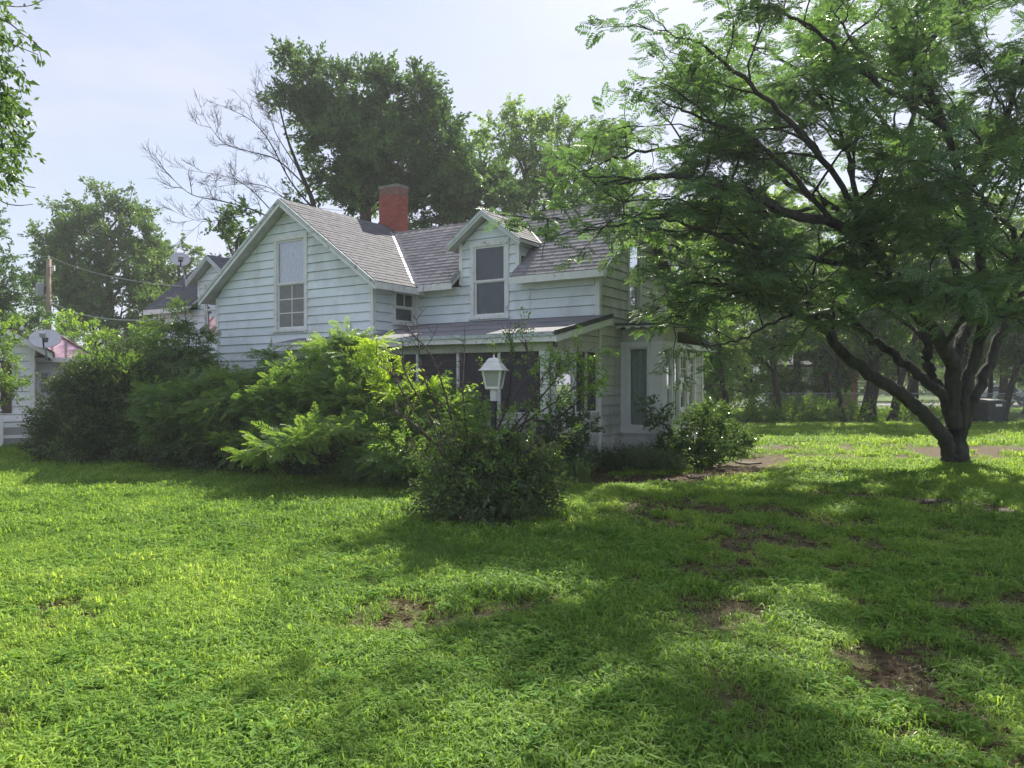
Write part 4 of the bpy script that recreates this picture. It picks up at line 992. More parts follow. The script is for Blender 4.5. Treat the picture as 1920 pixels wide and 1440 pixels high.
mb = MB(); mb.box(.02, 1.50, 1.2, 1.62, 2.28, 2.30); mb.build('soffit', M['vinyl'], nb)
mb = MB(); mb.tube([(1.42, 1.15, 2.26), (1.42, 1.2, 2.15), (1.34, 1.52, 2.02), (1.34, 1.54, .3)], .035, 8); mb.build('downpipe', M['vinyl'], nb)
mb = MB(); mb.lathe([(.03, 2.02), (.05, 2.06), (.06, 2.12), (.045, 2.15)], 10, (1.30, 1.5)); mb.build('flood_light', M['black_metal'], nb)
mb = MB(); mb.box(.30, .40, -.06, .03, 2.25, 2.38); mb.build('junction_box', M['black_metal'], nb)
mb = MB(); mb.lathe([(.02, 3.02), (.045, 3.05), (.05, 3.10), (.03, 3.14)], 10, (-.22, -.30)); mb.build('roof_vent', M['white_metal'], nb)
# lattice deck skirting in front
mb = MB(); mb.box(-4.2, 1.30, -.42, -.36, .50, .62); sk = mb.build('skirt_rail', M['vinyl'], nb)
mb = MB(); mb.box(-4.2, 1.30, -.42, -.36, .22, .30); mb.build('skirt_rail', M['vinyl'], nb)
mb = MB(); mb.box(-.72, -.62, -.47, -.35, 0.0, .74); mb.build('skirt_post', M['vinyl'], nb)
mb = MB(); mb.box(-.1 + 1.3, 1.32, -.46, -.36, 0.0, .62); mb.build('skirt_post', M['vinyl'], nb)
for (z0, z1) in ((.30, .50), (.0, .22)):
    mb = MB(); h = z1 - z0
    for k in range(84):
        x = -4.2 + k * .065
        mb.beam((x, -.395, z0), (x + h, -.395, z1), .006, .020, up=(0, 1, 0)); mb.beam((x + h, -.385, z0), (x, -.385, z1), .006, .020, up=(0, 1, 0))
    mb.build('lattice', M['vinyl'], sk, 'stuff')
mb = MB(); mb.box(-4.5, 1.25, .0, .05, .0, .62); mb.build('foundation', M['sheath'], nb)
mb = MB(); mb.box(-4.5, -4.45, .05, 5, 0, 2.6); mb.box(-4.45, 1.28, 4.95, 5, 0, 2.6); mb.box(1.24, 1.28, 1.66, 4.95, .3, 2.28); mb.build('wall', M['vinyl'], nb)

def dish_obj(name, loc, yaw, tilt, rad, mast, label, face):
    root = empty(name, loc); tag(root, label, 'satellite dish', 'satellite dishes')
    Rm = rotm(yaw, 0, 0) @ rotm(0, tilt, 0)           # dish axis along local +X
    mb = MB(); V = []; F = []; nr, ns = 6, 28
    c0 = np.array(mast[-1], float)
    for side, off in ((0, 0), (1, -.012)):
        for i in range(nr + 1):
            q = rad * i / nr
            for j in range(ns):
                a = 2 * math.pi * j / ns; v = np.array([.16 * (q / rad) ** 2 * rad * 1.2 + off, q * 1.12 * math.cos(a), q * .92 * math.sin(a)]); V.append(c0 + Rm @ (v + (.05, 0, 0)))
    K = (nr + 1) * ns
    for i in range(nr):
        for j in range(ns):
            j2 = (j + 1) % ns; F.append((i * ns + j, i * ns + j2, (i + 1) * ns + j2, (i + 1) * ns + j)); F.append((K + (i + 1) * ns + j, K + (i + 1) * ns + j2, K + i * ns + j2, K + i * ns + j))
    for j in range(ns): j2 = (j + 1) % ns; F.append((nr * ns + j, nr * ns + j2, K + nr * ns + j2, K + nr * ns + j))
    mb.add(V, F); mb.build('reflector', M['dish'], root, smooth=True)
    mb = MB(); mb.tube(mast, .022, 8); mb.build('mast', M['grey_metal'], root)
    a = c0 + Rm @ np.array([.06, 0, -rad * .9]); b = c0 + Rm @ np.array([rad * 1.25, 0, -rad * .35])
    mb = MB(); mb.beam(a, b, .03, .045); mb.build('feed_arm', M['black_metal'], root)
    mb = MB(); mb.beam(b + Rm @ np.array([.06, 0, .02]), b - Rm @ np.array([.06, 0, .02]), .13, .07); mb.build('receiver', M['dish'], root)
    mb = MB(); mb.beam(c0 + Rm @ np.array([.06, 0, 0]), c0 - Rm @ np.array([.06, 0, 0]), .12, .16); mb.build('bracket', M['black_metal'], root)
    return root
p = PX(350, 527, 22.3); q = PX(338, 489, 22.3)
dish_obj('satellite_dish', p, R(-62), R(-24), .25, [(0, 0, -.08), (-.10, 0, .28), tuple(q - p)], 'pale satellite dish on a bent mast above the farmhouse dormer roof', 1)
p = PX(84, 668, 19.4); q = PX(86, 640, 19.4)
dish_obj('satellite_dish', p, R(-68), R(-36), .33, [(0, .12, -.1), (0, .05, .08), tuple(q - p)], 'white satellite dish fixed to the cottage roof corner', 1)

# ------------------------------------------------------------------ utility pole with transformer, wires
pb = PX(91, 718, 38.0); root = empty('utility_pole', (pb[0], pb[1], 0)); tag(root, 'weathered wooden utility pole with grey transformer behind the cottage', 'utility pole')
mb = MB(); mb.tube([(0, 0, -.2), (0, 0, 4), (.02, 0, 7.95)], [.16, .135, .11], 12); mb.build('pole', M['pole'], root, smooth=True)
mb = MB(); mb.lathe([(.02, 6.02), (.20, 6.05), (.215, 6.1), (.215, 6.66), (.20, 6.70), (.08, 6.74)], 16, (-.37, -.05)); mb.build('transformer', M['grey_metal'], root, smooth=False)
for dx in (-.10, .10):
    mb = MB(); mb.lathe([(.03, 6.70), (.05, 6.75), (.03, 6.80), (.05, 6.85), (.02, 6.92)], 8, (-.37 + dx, -.05)); mb.build('insulator', M['white_metal'], root)
mb = MB(); mb.box(-.20, -.08, -.1, .0, 6.2, 6.55); mb.build('bracket', M['black_metal'], root)
mb = MB(); mb.box(.22, .34, -.08, .02, 7.35, 7.62); mb.build('cutout_switch', M['white_metal'], root)
mb = MB(); mb.beam((0, -.12, 7.55), (.28, -.05, 7.5), .05, .05); mb.build('arm', M['grey_metal'], root)
mb = MB(); mb.lathe([(.02, 7.93), (.05, 7.97), (.03, 8.02), (.05, 8.08), (.02, 8.13)], 8, (.02, 0)); mb.build('insulator', M['white_metal'], root)
def wire(pts, label, r=.012, group='overhead wires'):
    P = []; 
    for a, b, sag in pts:
        a = np.array(a); b = np.array(b)
        for t in np.linspace(0, 1, 14): q = a + (b - a) * t; q[2] -= sag * 4 * t * (1 - t); P.append(q)
    o = MB(); o.tube(P, r, 5); ob = o.build('power_line', M['wire']); tag(ob, label, 'wire', group); return ob
topp = pb + (0.02, 0, 8.10 - CAM_H); lowp = PX(91, 564, 37.85)
wire([(topp, PX(342, 537, 22.4), .25)], 'thin overhead wire from the pole top to the farmhouse dormer')
wire([(lowp, PX(302, 598, 23.0), .35)], 'thicker service wire from mid pole to the far farmhouse corner', .018)
wire([(PX(-140, 556, 40), lowp, .15)], 'service wire arriving at mid pole from beyond the cottage', .016)
wire([(PX(-140, 470, 42), topp, .15)], 'thin high wire arriving at the pole top from beyond the cottage')
wire([(PX(160, 690, 21.6), PX(330, 655, 24.5), .12)], 'low slack cable from the cottage eave towards the farmhouse', .010)
wire([(PX(560, 385, 31), PX(1040, 396, 33), .35)], 'thin wire crossing behind the brick chimney', .010)

# ------------------------------------------------------------------ beyond the yard: fence, houses, bin, toy, car
def chain_fence(p, q, label, h=1.2):
    p = np.array(p); q = np.array(q); L_ = np.linalg.norm(q - p); d = (q - p) / L_
    root = empty('chain_link_fence', (p[0], p[1], 0), math.atan2(d[1], d[0])); tag(root, label, 'fence', 'chain link fence runs')
    n = max(2, int(round(L_ / 2.7)))
    for i in range(n + 1):
        mb = MB(); mb.tube([(L_ * i / n, 0, 0), (L_ * i / n, 0, h + .05)], .032, 8); mb.build('fence_post', M['grey_metal'], root)
    mb = MB(); mb.tube([(0, 0, h), (L_, 0, h)], .024, 6); mb.build('top_rail', M['grey_metal'], root)
    mb = MB(); s = .085
    for k in range(int((L_ - h) / s)):
        x = k * s; mb.beam((x, .03, .04), (x + h - .06, .03, h - .02), .005, .005); mb.beam((x + h - .06, .033, .04), (x, .033, h - .02), .005, .005)
    mb.build('wire_mesh', M['grey_metal'], root, 'stuff')
f0, f1_, f2_ = PX(1440, 718, 32.6)[:2], PX(1680, 718, 32.2)[:2], PX(1990, 718, 31.6)[:2]
chain_fence(f0, f1_, 'chain link fence run behind the thick tree trunk'); chain_fence(f1_, f2_, 'chain link fence run behind the spreading shade tree and rubbish bin')

g = PX(1843, 790, 31.0); root = empty('rubbish_bin', (g[0], 30.6, 0), R(8)); tag(root, 'dark wheeled rubbish bin with white label by the fence', 'bin')
mb = MB(); mb.hexa([(-.34, -.34, .06), (.34, -.34, .06), (.34, .34, .06), (-.34, .34, .06), (-.43, -.42, .86), (.43, -.42, .86), (.43, .42, .86), (-.43, .42, .86)]); mb.build('body', M['plastic_dark'], root)
mb = MB(); mb.hexa([(-.46, -.46, .86), (.46, -.46, .86), (.46, .48, .86), (-.46, .48, .86), (-.42, -.42, .95), (.42, -.42, .95), (.42, .44, 1.0), (-.42, .44, 1.0)]); mb.build('lid', M['plastic_dark'], root)
mb = MB(); mb.box(-.05, .24, -.415, -.405, .70, .80); mb.build('sticker', M['vinyl'], root)
for sx in (-.36, .36):
    mb = MB(); mb.tube([(sx - .04, .36, .12), (sx + .04, .36, .12)], .12, 12); mb.build('wheel', M['black_metal'], root)
mb = MB(); mb.tube([(-.3, .5, .93), (.3, .5, .93)], .02, 6); mb.build('handle', M['plastic_dark'], root)

g = PX(1697, 718, 37.0); root = empty('play_slide', (g[0], g[1], 0), R(-20)); tag(root, 'small red and orange plastic play slide on the lawn beyond the fence', 'toy')
mb = MB(); P = [(-.1, 0, 1.0), (.15, 0, .98), (.55, 0, .62), (.95, 0, .25), (1.25, 0, .16)]
for a, b in zip(P[:-1], P[1:]): mb.beam(a, b, .5, .05)
mb.build('chute', M['plastic_orange'], root)
for sy in (-.27, .27):
    mb = MB()
    for a, b in zip(P[:-1], P[1:]): mb.beam((a[0], sy, a[2] + .07), (b[0], sy, b[2] + .07), .05, .16)
    mb.build('side_rail', M['plastic_red'], root)
mb = MB(); mb.beam((-.1, .24, 1.05), (-.5, .3, 0), .06, .10); mb.beam((-.1, -.24, 1.05), (-.5, -.3, 0), .06, .10); mb.build('ladder_side', M['plastic_red'], root)
for k in range(3):
    z = .25 + .26 * k; x = -.5 + .4 * z / 1.05; mb = MB(); mb.beam((x, -.29, z), (x, .29, z), .12, .05); mb.build('rung', M['plastic_orange'], root)
mb = MB(); mb.box(.3, .42, -.25, .25, 0, .72); mb.build('leg', M['plastic_red'], root)

# far clapboard house seen in pieces between the trees
g = PX(1440, 718, 47); fh = empty('far_house', (g[0], g[1], 0), R(-6)); tag(fh, 'pale grey clapboard house with brick end far behind the trees', 'house')
mb = MB(); mb.box(0, 5.4, 0, 6, 0, 2.9); w = mb.build('wall', M['vinyl'], fh)
Ff = FR((0, 0), (1, 0), (0, -1))
clad(w, Ff, .3, 2.9, lambda z: (0, 3.1), [(1.2, 2.2, 1.0, 2.2)], M['siding_old'], course=.2)
mb = MB(); mb.fbox(Ff, 3.12, 5.4, 0, .05, .0, 2.9); mb.build('brick_facing', M['brick_far'], fh)
window(Ff, 1.2, 2.2, 1.0, 2.2, parent=fh, back='dark_room', cw=.07); window(Ff, 3.9, 4.8, 1.0, 2.2, parent=fh, back='dark_room', cw=.07)
mb = MB(); mb.slab([(-.4, -.5, 2.8), (5.8, -.5, 2.8), (5.8, 3, 4.6), (-.4, 3, 4.6)], .15); mb.slab([(-.4, 3, 4.6), (5.8, 3, 4.6), (5.8, 6.5, 2.8), (-.4, 6.5, 2.8)], .15); mb.build('roof', M['shingle_field'], fh)

# parked silver car on the road, mostly hidden by trunks
g = PX(1868, 718, 54); car = empty('parked_car', (g[0], g[1], 0.012), R(-4)); tag(car, 'silver parked car on the road far beyond the rubbish bin', 'car')
prof = [(-2.1, .35), (-2.15, .75), (-1.95, .95), (-1.3, 1.02), (-.75, 1.42), (.75, 1.45), (1.35, 1.02), (2.0, .92), (2.15, .70), (2.1, .35)]
mb = MB(); k = len(prof); V = [(x, -.85 + (.12 if z > 1.1 else 0), z) for x, z in prof] + [(x, .85 - (.12 if z > 1.1 else 0), z) for x, z in prof]
mb.add(V, [tuple(range(k)), tuple(range(2 * k - 1, k - 1, -1))] + [(i, i + k, (i + 1) % k + k, (i + 1) % k) for i in range(k)]); mb.build('body', M['paint_car'], car)
for x0, x1 in ((-1.05, -.05), (.05, 1.0)):
    mb = MB(); mb.hexa([(x0, -.87, 1.03), (x1 + .1, -.87, 1.03), (x1 + .1, -.78, 1.03), (x0, -.78, 1.03), (x0 + .25, -.76, 1.38), (x1 - .15, -.76, 1.38), (x1 - .15, -.70, 1.38), (x0 + .25, -.70, 1.38)]); mb.build('window', M['plastic_dark'], car)
for x in (-1.35, 1.35):
    for y in (-.80, .80):
        mb = MB(); mb.tube([(x, y - .1, .33), (x, y + .1, .33)], .33, 16); w = mb.build('wheel', M['black_metal'], car)
        mb = MB(); mb.tube([(x, y - .115, .33), (x, y + .115, .33)], .19, 12); mb.build('rim', M['grey_metal'], w)

# ------------------------------------------------------------------ trees
def bez(p0, p1, bend, n=8, wob=0.0):
    p0 = np.asarray(p0, float); p1 = np.asarray(p1, float); c = (p0 + p1) / 2 + np.asarray(bend, float)
    t = np.linspace(0, 1, n)[:, None]; P = (1 - t) ** 2 * p0 + 2 * t * (1 - t) * c + t ** 2 * p1
    if wob: P[1:-1] += rng.normal(0, wob, (n - 2, 3))
    return P
def crm(pts, per=5):
    P = np.asarray(pts, float); P = np.vstack([2 * P[0] - P[1], P, 2 * P[-1] - P[-2]]); out = []
    for i in range(1, len(P) - 2):
        for t in np.linspace(0, 1, per, endpoint=False):
            a, b, c, d = P[i - 1], P[i], P[i + 1], P[i + 2]
            out.append(0.5 * (2 * b + (c - a) * t + (2 * a - 5 * b + 4 * c - d) * t * t + (3 * b - a - 3 * c + d) * t ** 3))
    out.append(P[-2]); return np.array(out)
def unit(v): v = np.asarray(v, float); return v / (np.linalg.norm(v, axis=-1, keepdims=True) + 1e-9)

def lobed_tree(name, label, base, trunk_top, tr, lobes, key, dens, bark='bark', group=None, scale=1.0, lean=None, clusters=1.0, tint0=0.45, crown_z=None, trunk_pts=None):
    """base (x,y); trunk_top 3-D; lobes: list of (centre 3-D, rx, rz). Clumps of sprays on branches inside every lobe."""
    base = np.array([base[0], base[1], 0.0]); root = empty(name, base); tag(root, label, 'tree', group)
    top = np.asarray(trunk_top, float)
    tp = crm(trunk_pts) if trunk_pts is not None else bez(base, top, rng.normal(0, .25, 3) * (1, 1, 0), 9, .04)
    n = len(tp); rad = tr * (1 - 0.62 * np.linspace(0, 1, n)); rad[0] *= 1.35
    mb = MB(); mb.tube(tp - base, rad, 10); mb.build('trunk', M[bark], root, smooth=True)
    br = MB(); P = []; D = []; T = []
    for (c, rx, rz) in lobes:
        c = np.asarray(c, float)
        k = np.argmin(np.linalg.norm(tp - (c - (0, 0, rz * 1.3)), axis=1) + 0.3 * np.maximum(0, tp[:, 2] - c[2] + rz * .6)); k = max(k, int(n * .35))
        a = tp[min(k, n - 1)]; lb = bez(a, c, (c - a) * (-.1, -.1, .18) + rng.normal(0, .15, 3), 8, .05)
        r0 = min(rad[min(k, n - 1)] * .75, .05 + .035 * rx); br.tube(lb - base, np.linspace(r0, r0 * .3, 8), 6)
        ncl = max(5, int(clusters * 6.5 * (rx * rx * rz) ** (2 / 3)))
        dirs = unit(rng.normal(size=(ncl, 3))); rr = rng.uniform(.45, 1.0, ncl) ** .7
        cc = c + dirs * rr[:, None] * np.array([rx, rx, rz])
        for q in cc:
            i = rng.integers(3, 8); bb = bez(lb[i], q, rng.normal(0, .12, 3), 5, .03); br.tube(bb - base, np.linspace(r0 * .32, .012, 5), 4, False)
            rc = rng.uniform(.34, .62) * max(.8, min(rx, 1.9)) * .62 + .12; m_ = max(4, int(dens * (rc / .6) ** 2 * rng.uniform(.6, 1.3)))
            d = unit(rng.normal(size=(m_, 3)) + 0.5 * unit(q - c)); pos = q + d * (rng.random((m_, 1)) ** .5) * rc * (1, 1, .75)
            P.append(pos - d * .25 * scale); D.append(d + np.array([0, 0, .1]) + rng.normal(0, .35, (m_, 3))); T.append(np.full(m_, rng.normal(tint0, .24)) + rng.normal(0, .12, m_))
    br.build('branches', M[bark], root, 'stuff', smooth=True)
    P = np.concatenate(P); D = np.concatenate(D); T = np.concatenate(T)
    scatter('crown', key, P, D, scale * rng.uniform(.75, 1.25, len(P)), root, 0.8, T, origin=base)
    return root
def L3(px, py, Y, rx, rz): return (PX(px, py, Y), rx, rz)

# dark oak behind the chimney
oakY = 31.0
lobed_tree('oak_tree', 'tall dark oak with rounded double crown behind the chimney', PX(690, 718, oakY)[:2], PX(690, 250, oakY), .42,
    [L3(600, 165, oakY, 1.8, 1.3), L3(575, 240, oakY + .5, 1.6, 1.4), L3(680, 190, oakY - .8, 1.6, 1.5), L3(765, 185, oakY, 1.5, 1.4), L3(800, 245, oakY + .5, 1.4, 1.3),
     L3(650, 275, oakY - 1, 1.8, 1.5), L3(735, 280, oakY - 1.2, 1.9, 1.5), L3(850, 300, oakY, 1.9, 1.4), L3(610, 345, oakY, 1.3, 1.2), L3(700, 350, oakY, 1.7, 1.2),
     L3(800, 365, oakY, 1.8, 1.1), L3(890, 350, oakY - .6, 1.7, 1.2), L3(915, 400, oakY - 1, 1.2, .9), L3(850, 410, oakY, 1.5, .9)], 'oak', 17, scale=1.0, clusters=1.05, tint0=.45)
lobed_tree('oak_tree', 'low dark leafy limb cluster of a small tree behind the wing gable', PX(440, 718, 30)[:2], PX(445, 450, 30), .14,
    [L3(420, 440, 30, .9, .7), L3(470, 425, 30, .9, .8), L3(440, 475, 30, .8, .6)], 'oak', 16, tint0=.35)
# trees right of the oak
lobed_tree('ash_tree', 'lighter tall ash behind the farmhouse ridge beside the oak', PX(985, 718, 36)[:2], PX(985, 330, 36), .3,
    [L3(925, 260, 36, 1.3, 1.2), L3(965, 245, 36.5, 1.4, 1.3), L3(1015, 265, 36, 1.5, 1.3), L3(950, 320, 35.5, 1.6, 1.3), L3(1010, 335, 36, 1.6, 1.3), L3(960, 385, 36, 1.6, 1.1), L3(1030, 385, 36, 1.5, 1.1)],
    'light', 13, tint0=.30, clusters=.85)
lobed_tree('ash_tree', 'slender ash showing between the ridge and the feathery branches', PX(1085, 718, 37)[:2], PX(1080, 340, 37), .26,
    [L3(1060, 250, 37, 1.5, 1.2), L3(1110, 250, 37, 1.5, 1.3), L3(1075, 310, 36.5, 1.7, 1.3), L3(1130, 320, 37, 1.7, 1.3), L3(1100, 380, 37, 1.8, 1.3), L3(1170, 370, 37, 1.6, 1.3)],
    'light', 13, tint0=.42, clusters=.85)
# trees beyond the cottage
lobed_tree('elm_tree', 'spreading elm with several upright leaders behind the utility pole', PX(205, 718, 44)[:2], PX(200, 450, 44), .30,
    [L3(190, 385, 44, 1.5, 1.5), L3(150, 405, 44, 1.2, 1.1), L3(110, 430, 44, 1.3, 1.0), L3(85, 470, 44, 1.3, 1.1), L3(245, 385, 44, 1.0, 1.2), L3(262, 410, 44, .9, .9), L3(225, 440, 43, 1.6, 1.4),
     L3(165, 460, 43, 1.7, 1.4), L3(110, 500, 44, 1.7, 1.3), L3(240, 500, 43, 1.9, 1.5), L3(180, 530, 43, 2.0, 1.5), L3(110, 560, 44, 1.9, 1.4), L3(250, 570, 43, 1.9, 1.4), L3(180, 600, 43, 2, 1.2), L3(285, 460, 44, 1.2, 1.2)], 'mid', 12, scale=1.15, tint0=.5, clusters=.8)
lobed_tree('elm_tree', 'pale thin-topped elm behind the rooftop satellite dish', PX(335, 718, 47)[:2], PX(335, 500, 47), .22,
    [L3(330, 470, 47, 1.1, 1.0), L3(360, 480, 47, .9, 1.0), L3(300, 500, 47, 1.4, 1.1), L3(345, 530, 47, 1.6, 1.3), L3(300, 560, 46, 1.8, 1.3), L3(365, 580, 47, 1.6, 1.3)], 'mid', 11, scale=1.15, tint0=.62, clusters=.8)
lobed_tree('cedar_tree', 'dark cedar branch mass at the edge behind the cottage roof', PX(-40, 718, 34)[:2], PX(-35, 470, 34), .25,
    [L3(-20, 480, 34, 1.3, .9), L3(-60, 430, 34, 1.5, 1.2), L3(-10, 540, 34, 1.4, .8), L3(-50, 590, 34, 1.8, 1.0), L3(20, 610, 35, 1.4, .9)], 'oak', 15, scale=.9, tint0=.2)
lobed_tree('locust_sapling', 'bright green leafy thicket tree behind the cottage metal roof', PX(175, 718, 27)[:2], PX(180, 640, 27), .10,
    [L3(140, 615, 27, .9, .5), L3(200, 630, 27, 1.0, .6), L3(250, 640, 26.5, 1.0, .6), L3(170, 665, 26, 1.1, .6), L3(230, 680, 25.5, 1.2, .6), L3(300, 640, 26, .9, .7)], 'light', 15, scale=.75, tint0=.6)
lobed_tree('maple_sapling', 'yellow-green small tree overlapping the cottage shutter', PX(-25, 718, 17)[:2], PX(-20, 640, 17), .06,
    [L3(5, 625, 17, .34, .32), L3(-25, 660, 17, .45, .4), L3(22, 665, 17, .28, .26), L3(8, 700, 17, .38, .32), L3(-20, 730, 17, .4, .3), L3(15, 740, 17, .22, .2)], 'yellowgreen', 26, scale=.62, tint0=.6)

# trees along the back fence on the right
BG = [
 ('mulberry_tree', 'slim fence-line tree just past the lean-to corner', 1365, 31.5, .13, [(1330, 560, 31.5, 1.3, 1.2), (1380, 500, 31.5, 1.5, 1.3), (1300, 620, 31, 1.1, 1.1), (1370, 610, 31.5, 1.2, 1.0), (1300, 500, 32, 1.2, 1.1), (1345, 680, 31, 1.0, .8), (1300, 740, 30.5, .8, .7)], 'light', .62),
 ('mulberry_tree', 'forked dark tree with a side limb before the pale far house', 1463, 31.2, .17, [(1430, 560, 31.2, 1.4, 1.1), (1490, 590, 31.2, 1.4, 1.1), (1440, 640, 31, 1.1, .8), (1400, 650, 31, .9, .8), (1500, 520, 31.5, 1.5, 1.2), (1450, 480, 31.5, 1.4, 1.2)], 'mid', .55),
 ('mulberry_tree', 'crooked fence-line tree between the forked and the thick trunk', 1580, 31.6, .12, [(1560, 600, 31.6, 1.2, 1.0), (1600, 540, 31.6, 1.4, 1.2), (1540, 650, 31.3, .9, .7), (1540, 500, 31.8, 1.3, 1.1)], 'mid', .5),
 ('hackberry_tree', 'thick straight dark trunk standing in the fence line', 1627, 31.0, .30, [(1640, 560, 31, 1.7, 1.2), (1600, 480, 31.5, 1.8, 1.4), (1680, 500, 31, 1.8, 1.4), (1640, 430, 32, 1.7, 1.3), (1590, 620, 30.6, 1.2, .8), (1670, 640, 30.6, 1.2, .7)], 'mid', .35),
 ('hackberry_tree', 'leaning trunk beside the red play slide', 1672, 31.4, .19, [(1720, 560, 32, 1.6, 1.2), (1760, 610, 32, 1.5, 1.0), (1740, 500, 32, 1.6, 1.3), (1720, 650, 32, 1.2, .7)], 'mid', .45),
 ('hackberry_tree', 'dark fence-line trunk close behind the rubbish bin', 1818, 31.8, .2, [(1800, 560, 32, 1.6, 1.2), (1850, 600, 32, 1.6, 1.1), (1830, 510, 32, 1.7, 1.3), (1850, 660, 31.5, 1.2, .6)], 'mid', .4),
 ('hackberry_tree', 'leaning fork-topped tree on the far side of the rubbish bin', 1880, 30.6, .17, [(1910, 620, 30.5, 1.4, 1.0), (1950, 560, 30.5, 1.7, 1.3), (1890, 560, 31, 1.4, 1.0), (1930, 670, 30.5, 1.1, .6), (1960, 640, 30, 1.4, 1.0)], 'mid', .4),
 ('cedar_tree', 'broad dark evergreen beside the road past the bin', 1930, 36.0, .3, [(1930, 720, 36, 1.2, 1.3), (1945, 640, 36, 1.5, 1.6), (1950, 560, 36, 1.4, 1.5)], 'oak', .15),
 ('poplar_tree', 'sunlit yellow-green tree glowing behind the gable end', 1290, 40.0, .22, [(1270, 470, 40, 1.9, 1.6), (1320, 430, 40, 1.9, 1.6), (1290, 540, 40, 2.0, 1.5), (1340, 590, 40, 1.8, 1.3), (1270, 620, 39, 1.5, 1.3), (1380, 420, 41, 2.0, 1.6), (1300, 690, 39, 1.6, 1.1)], 'light', .7),
 ('poplar_tree', 'sunlit tree in the gap behind the feathery limbs', 1500, 43.0, .25, [(1450, 420, 43, 2.2, 1.8), (1530, 430, 43, 2.2, 1.8), (1490, 500, 43, 2.3, 1.7), (1560, 520, 43, 2.0, 1.6), (1420, 520, 43, 2.0, 1.6), (1520, 610, 42, 2.0, 1.3)], 'light', .55),
 ('poplar_tree', 'bright far tree behind the thick fence-line trunk', 1710, 46.0, .28, [(1650, 440, 46, 2.4, 1.9), (1730, 420, 46, 2.4, 2.0), (1800, 450, 46, 2.4, 1.9), (1700, 530, 46, 2.4, 1.7), (1790, 560, 45, 2.2, 1.6), (1640, 560, 45, 2.0, 1.5)], 'light', .5),
 ('poplar_tree', 'bright far tree behind the leaning fork-topped one', 1880, 45.0, .26, [(1860, 430, 45, 2.4, 1.9), (1930, 470, 45, 2.4, 1.9), (1870, 540, 45, 2.3, 1.6), (1940, 580, 44, 2.0, 1.5)], 'light', .45),
]
BG += [
 ('box_elder', 'low bushy box elder filling the gap before the pale far house', 1420, 36, .12, [(1400, 690, 36, 1.3, 1.0), (1440, 640, 36, 1.5, 1.1), (1350, 650, 36, 1.3, 1.2), (1320, 720, 35, 1.1, .9)], 'light', .5),
 ('box_elder', 'low bushy box elder beside the brick end of the far house', 1550, 37, .12, [(1540, 680, 37, 1.5, 1.0), (1585, 640, 37, 1.5, 1.2), (1500, 640, 37, 1.3, 1.1), (1560, 580, 37, 1.5, 1.1)], 'mid', .5),
 ('box_elder', 'bushy box elder overhanging the road behind the play slide', 1700, 48, .16, [(1660, 640, 48, 2.0, 1.2), (1720, 620, 48, 2.2, 1.4), (1780, 640, 48, 2.0, 1.3), (1740, 560, 48, 2.2, 1.4)], 'light', .45),
 ('box_elder', 'bushy box elder overhanging the road behind the parked car', 1850, 58, .18, [(1820, 640, 58, 2.4, 1.5), (1900, 630, 58, 2.6, 1.6), (1860, 570, 58, 2.5, 1.6), (1960, 600, 58, 2.5, 1.8)], 'light', .4),
 ('box_elder', 'leafy box elder close behind the lean-to roof', 1270, 29, .14, [(1265, 640, 29, 1.0, 1.0), (1300, 600, 29, 1.1, 1.0), (1285, 690, 29, .9, .8), (1330, 650, 29.5, 1.0, 1.0), (1260, 560, 29.5, 1.0, .9)], 'light', .55),
]
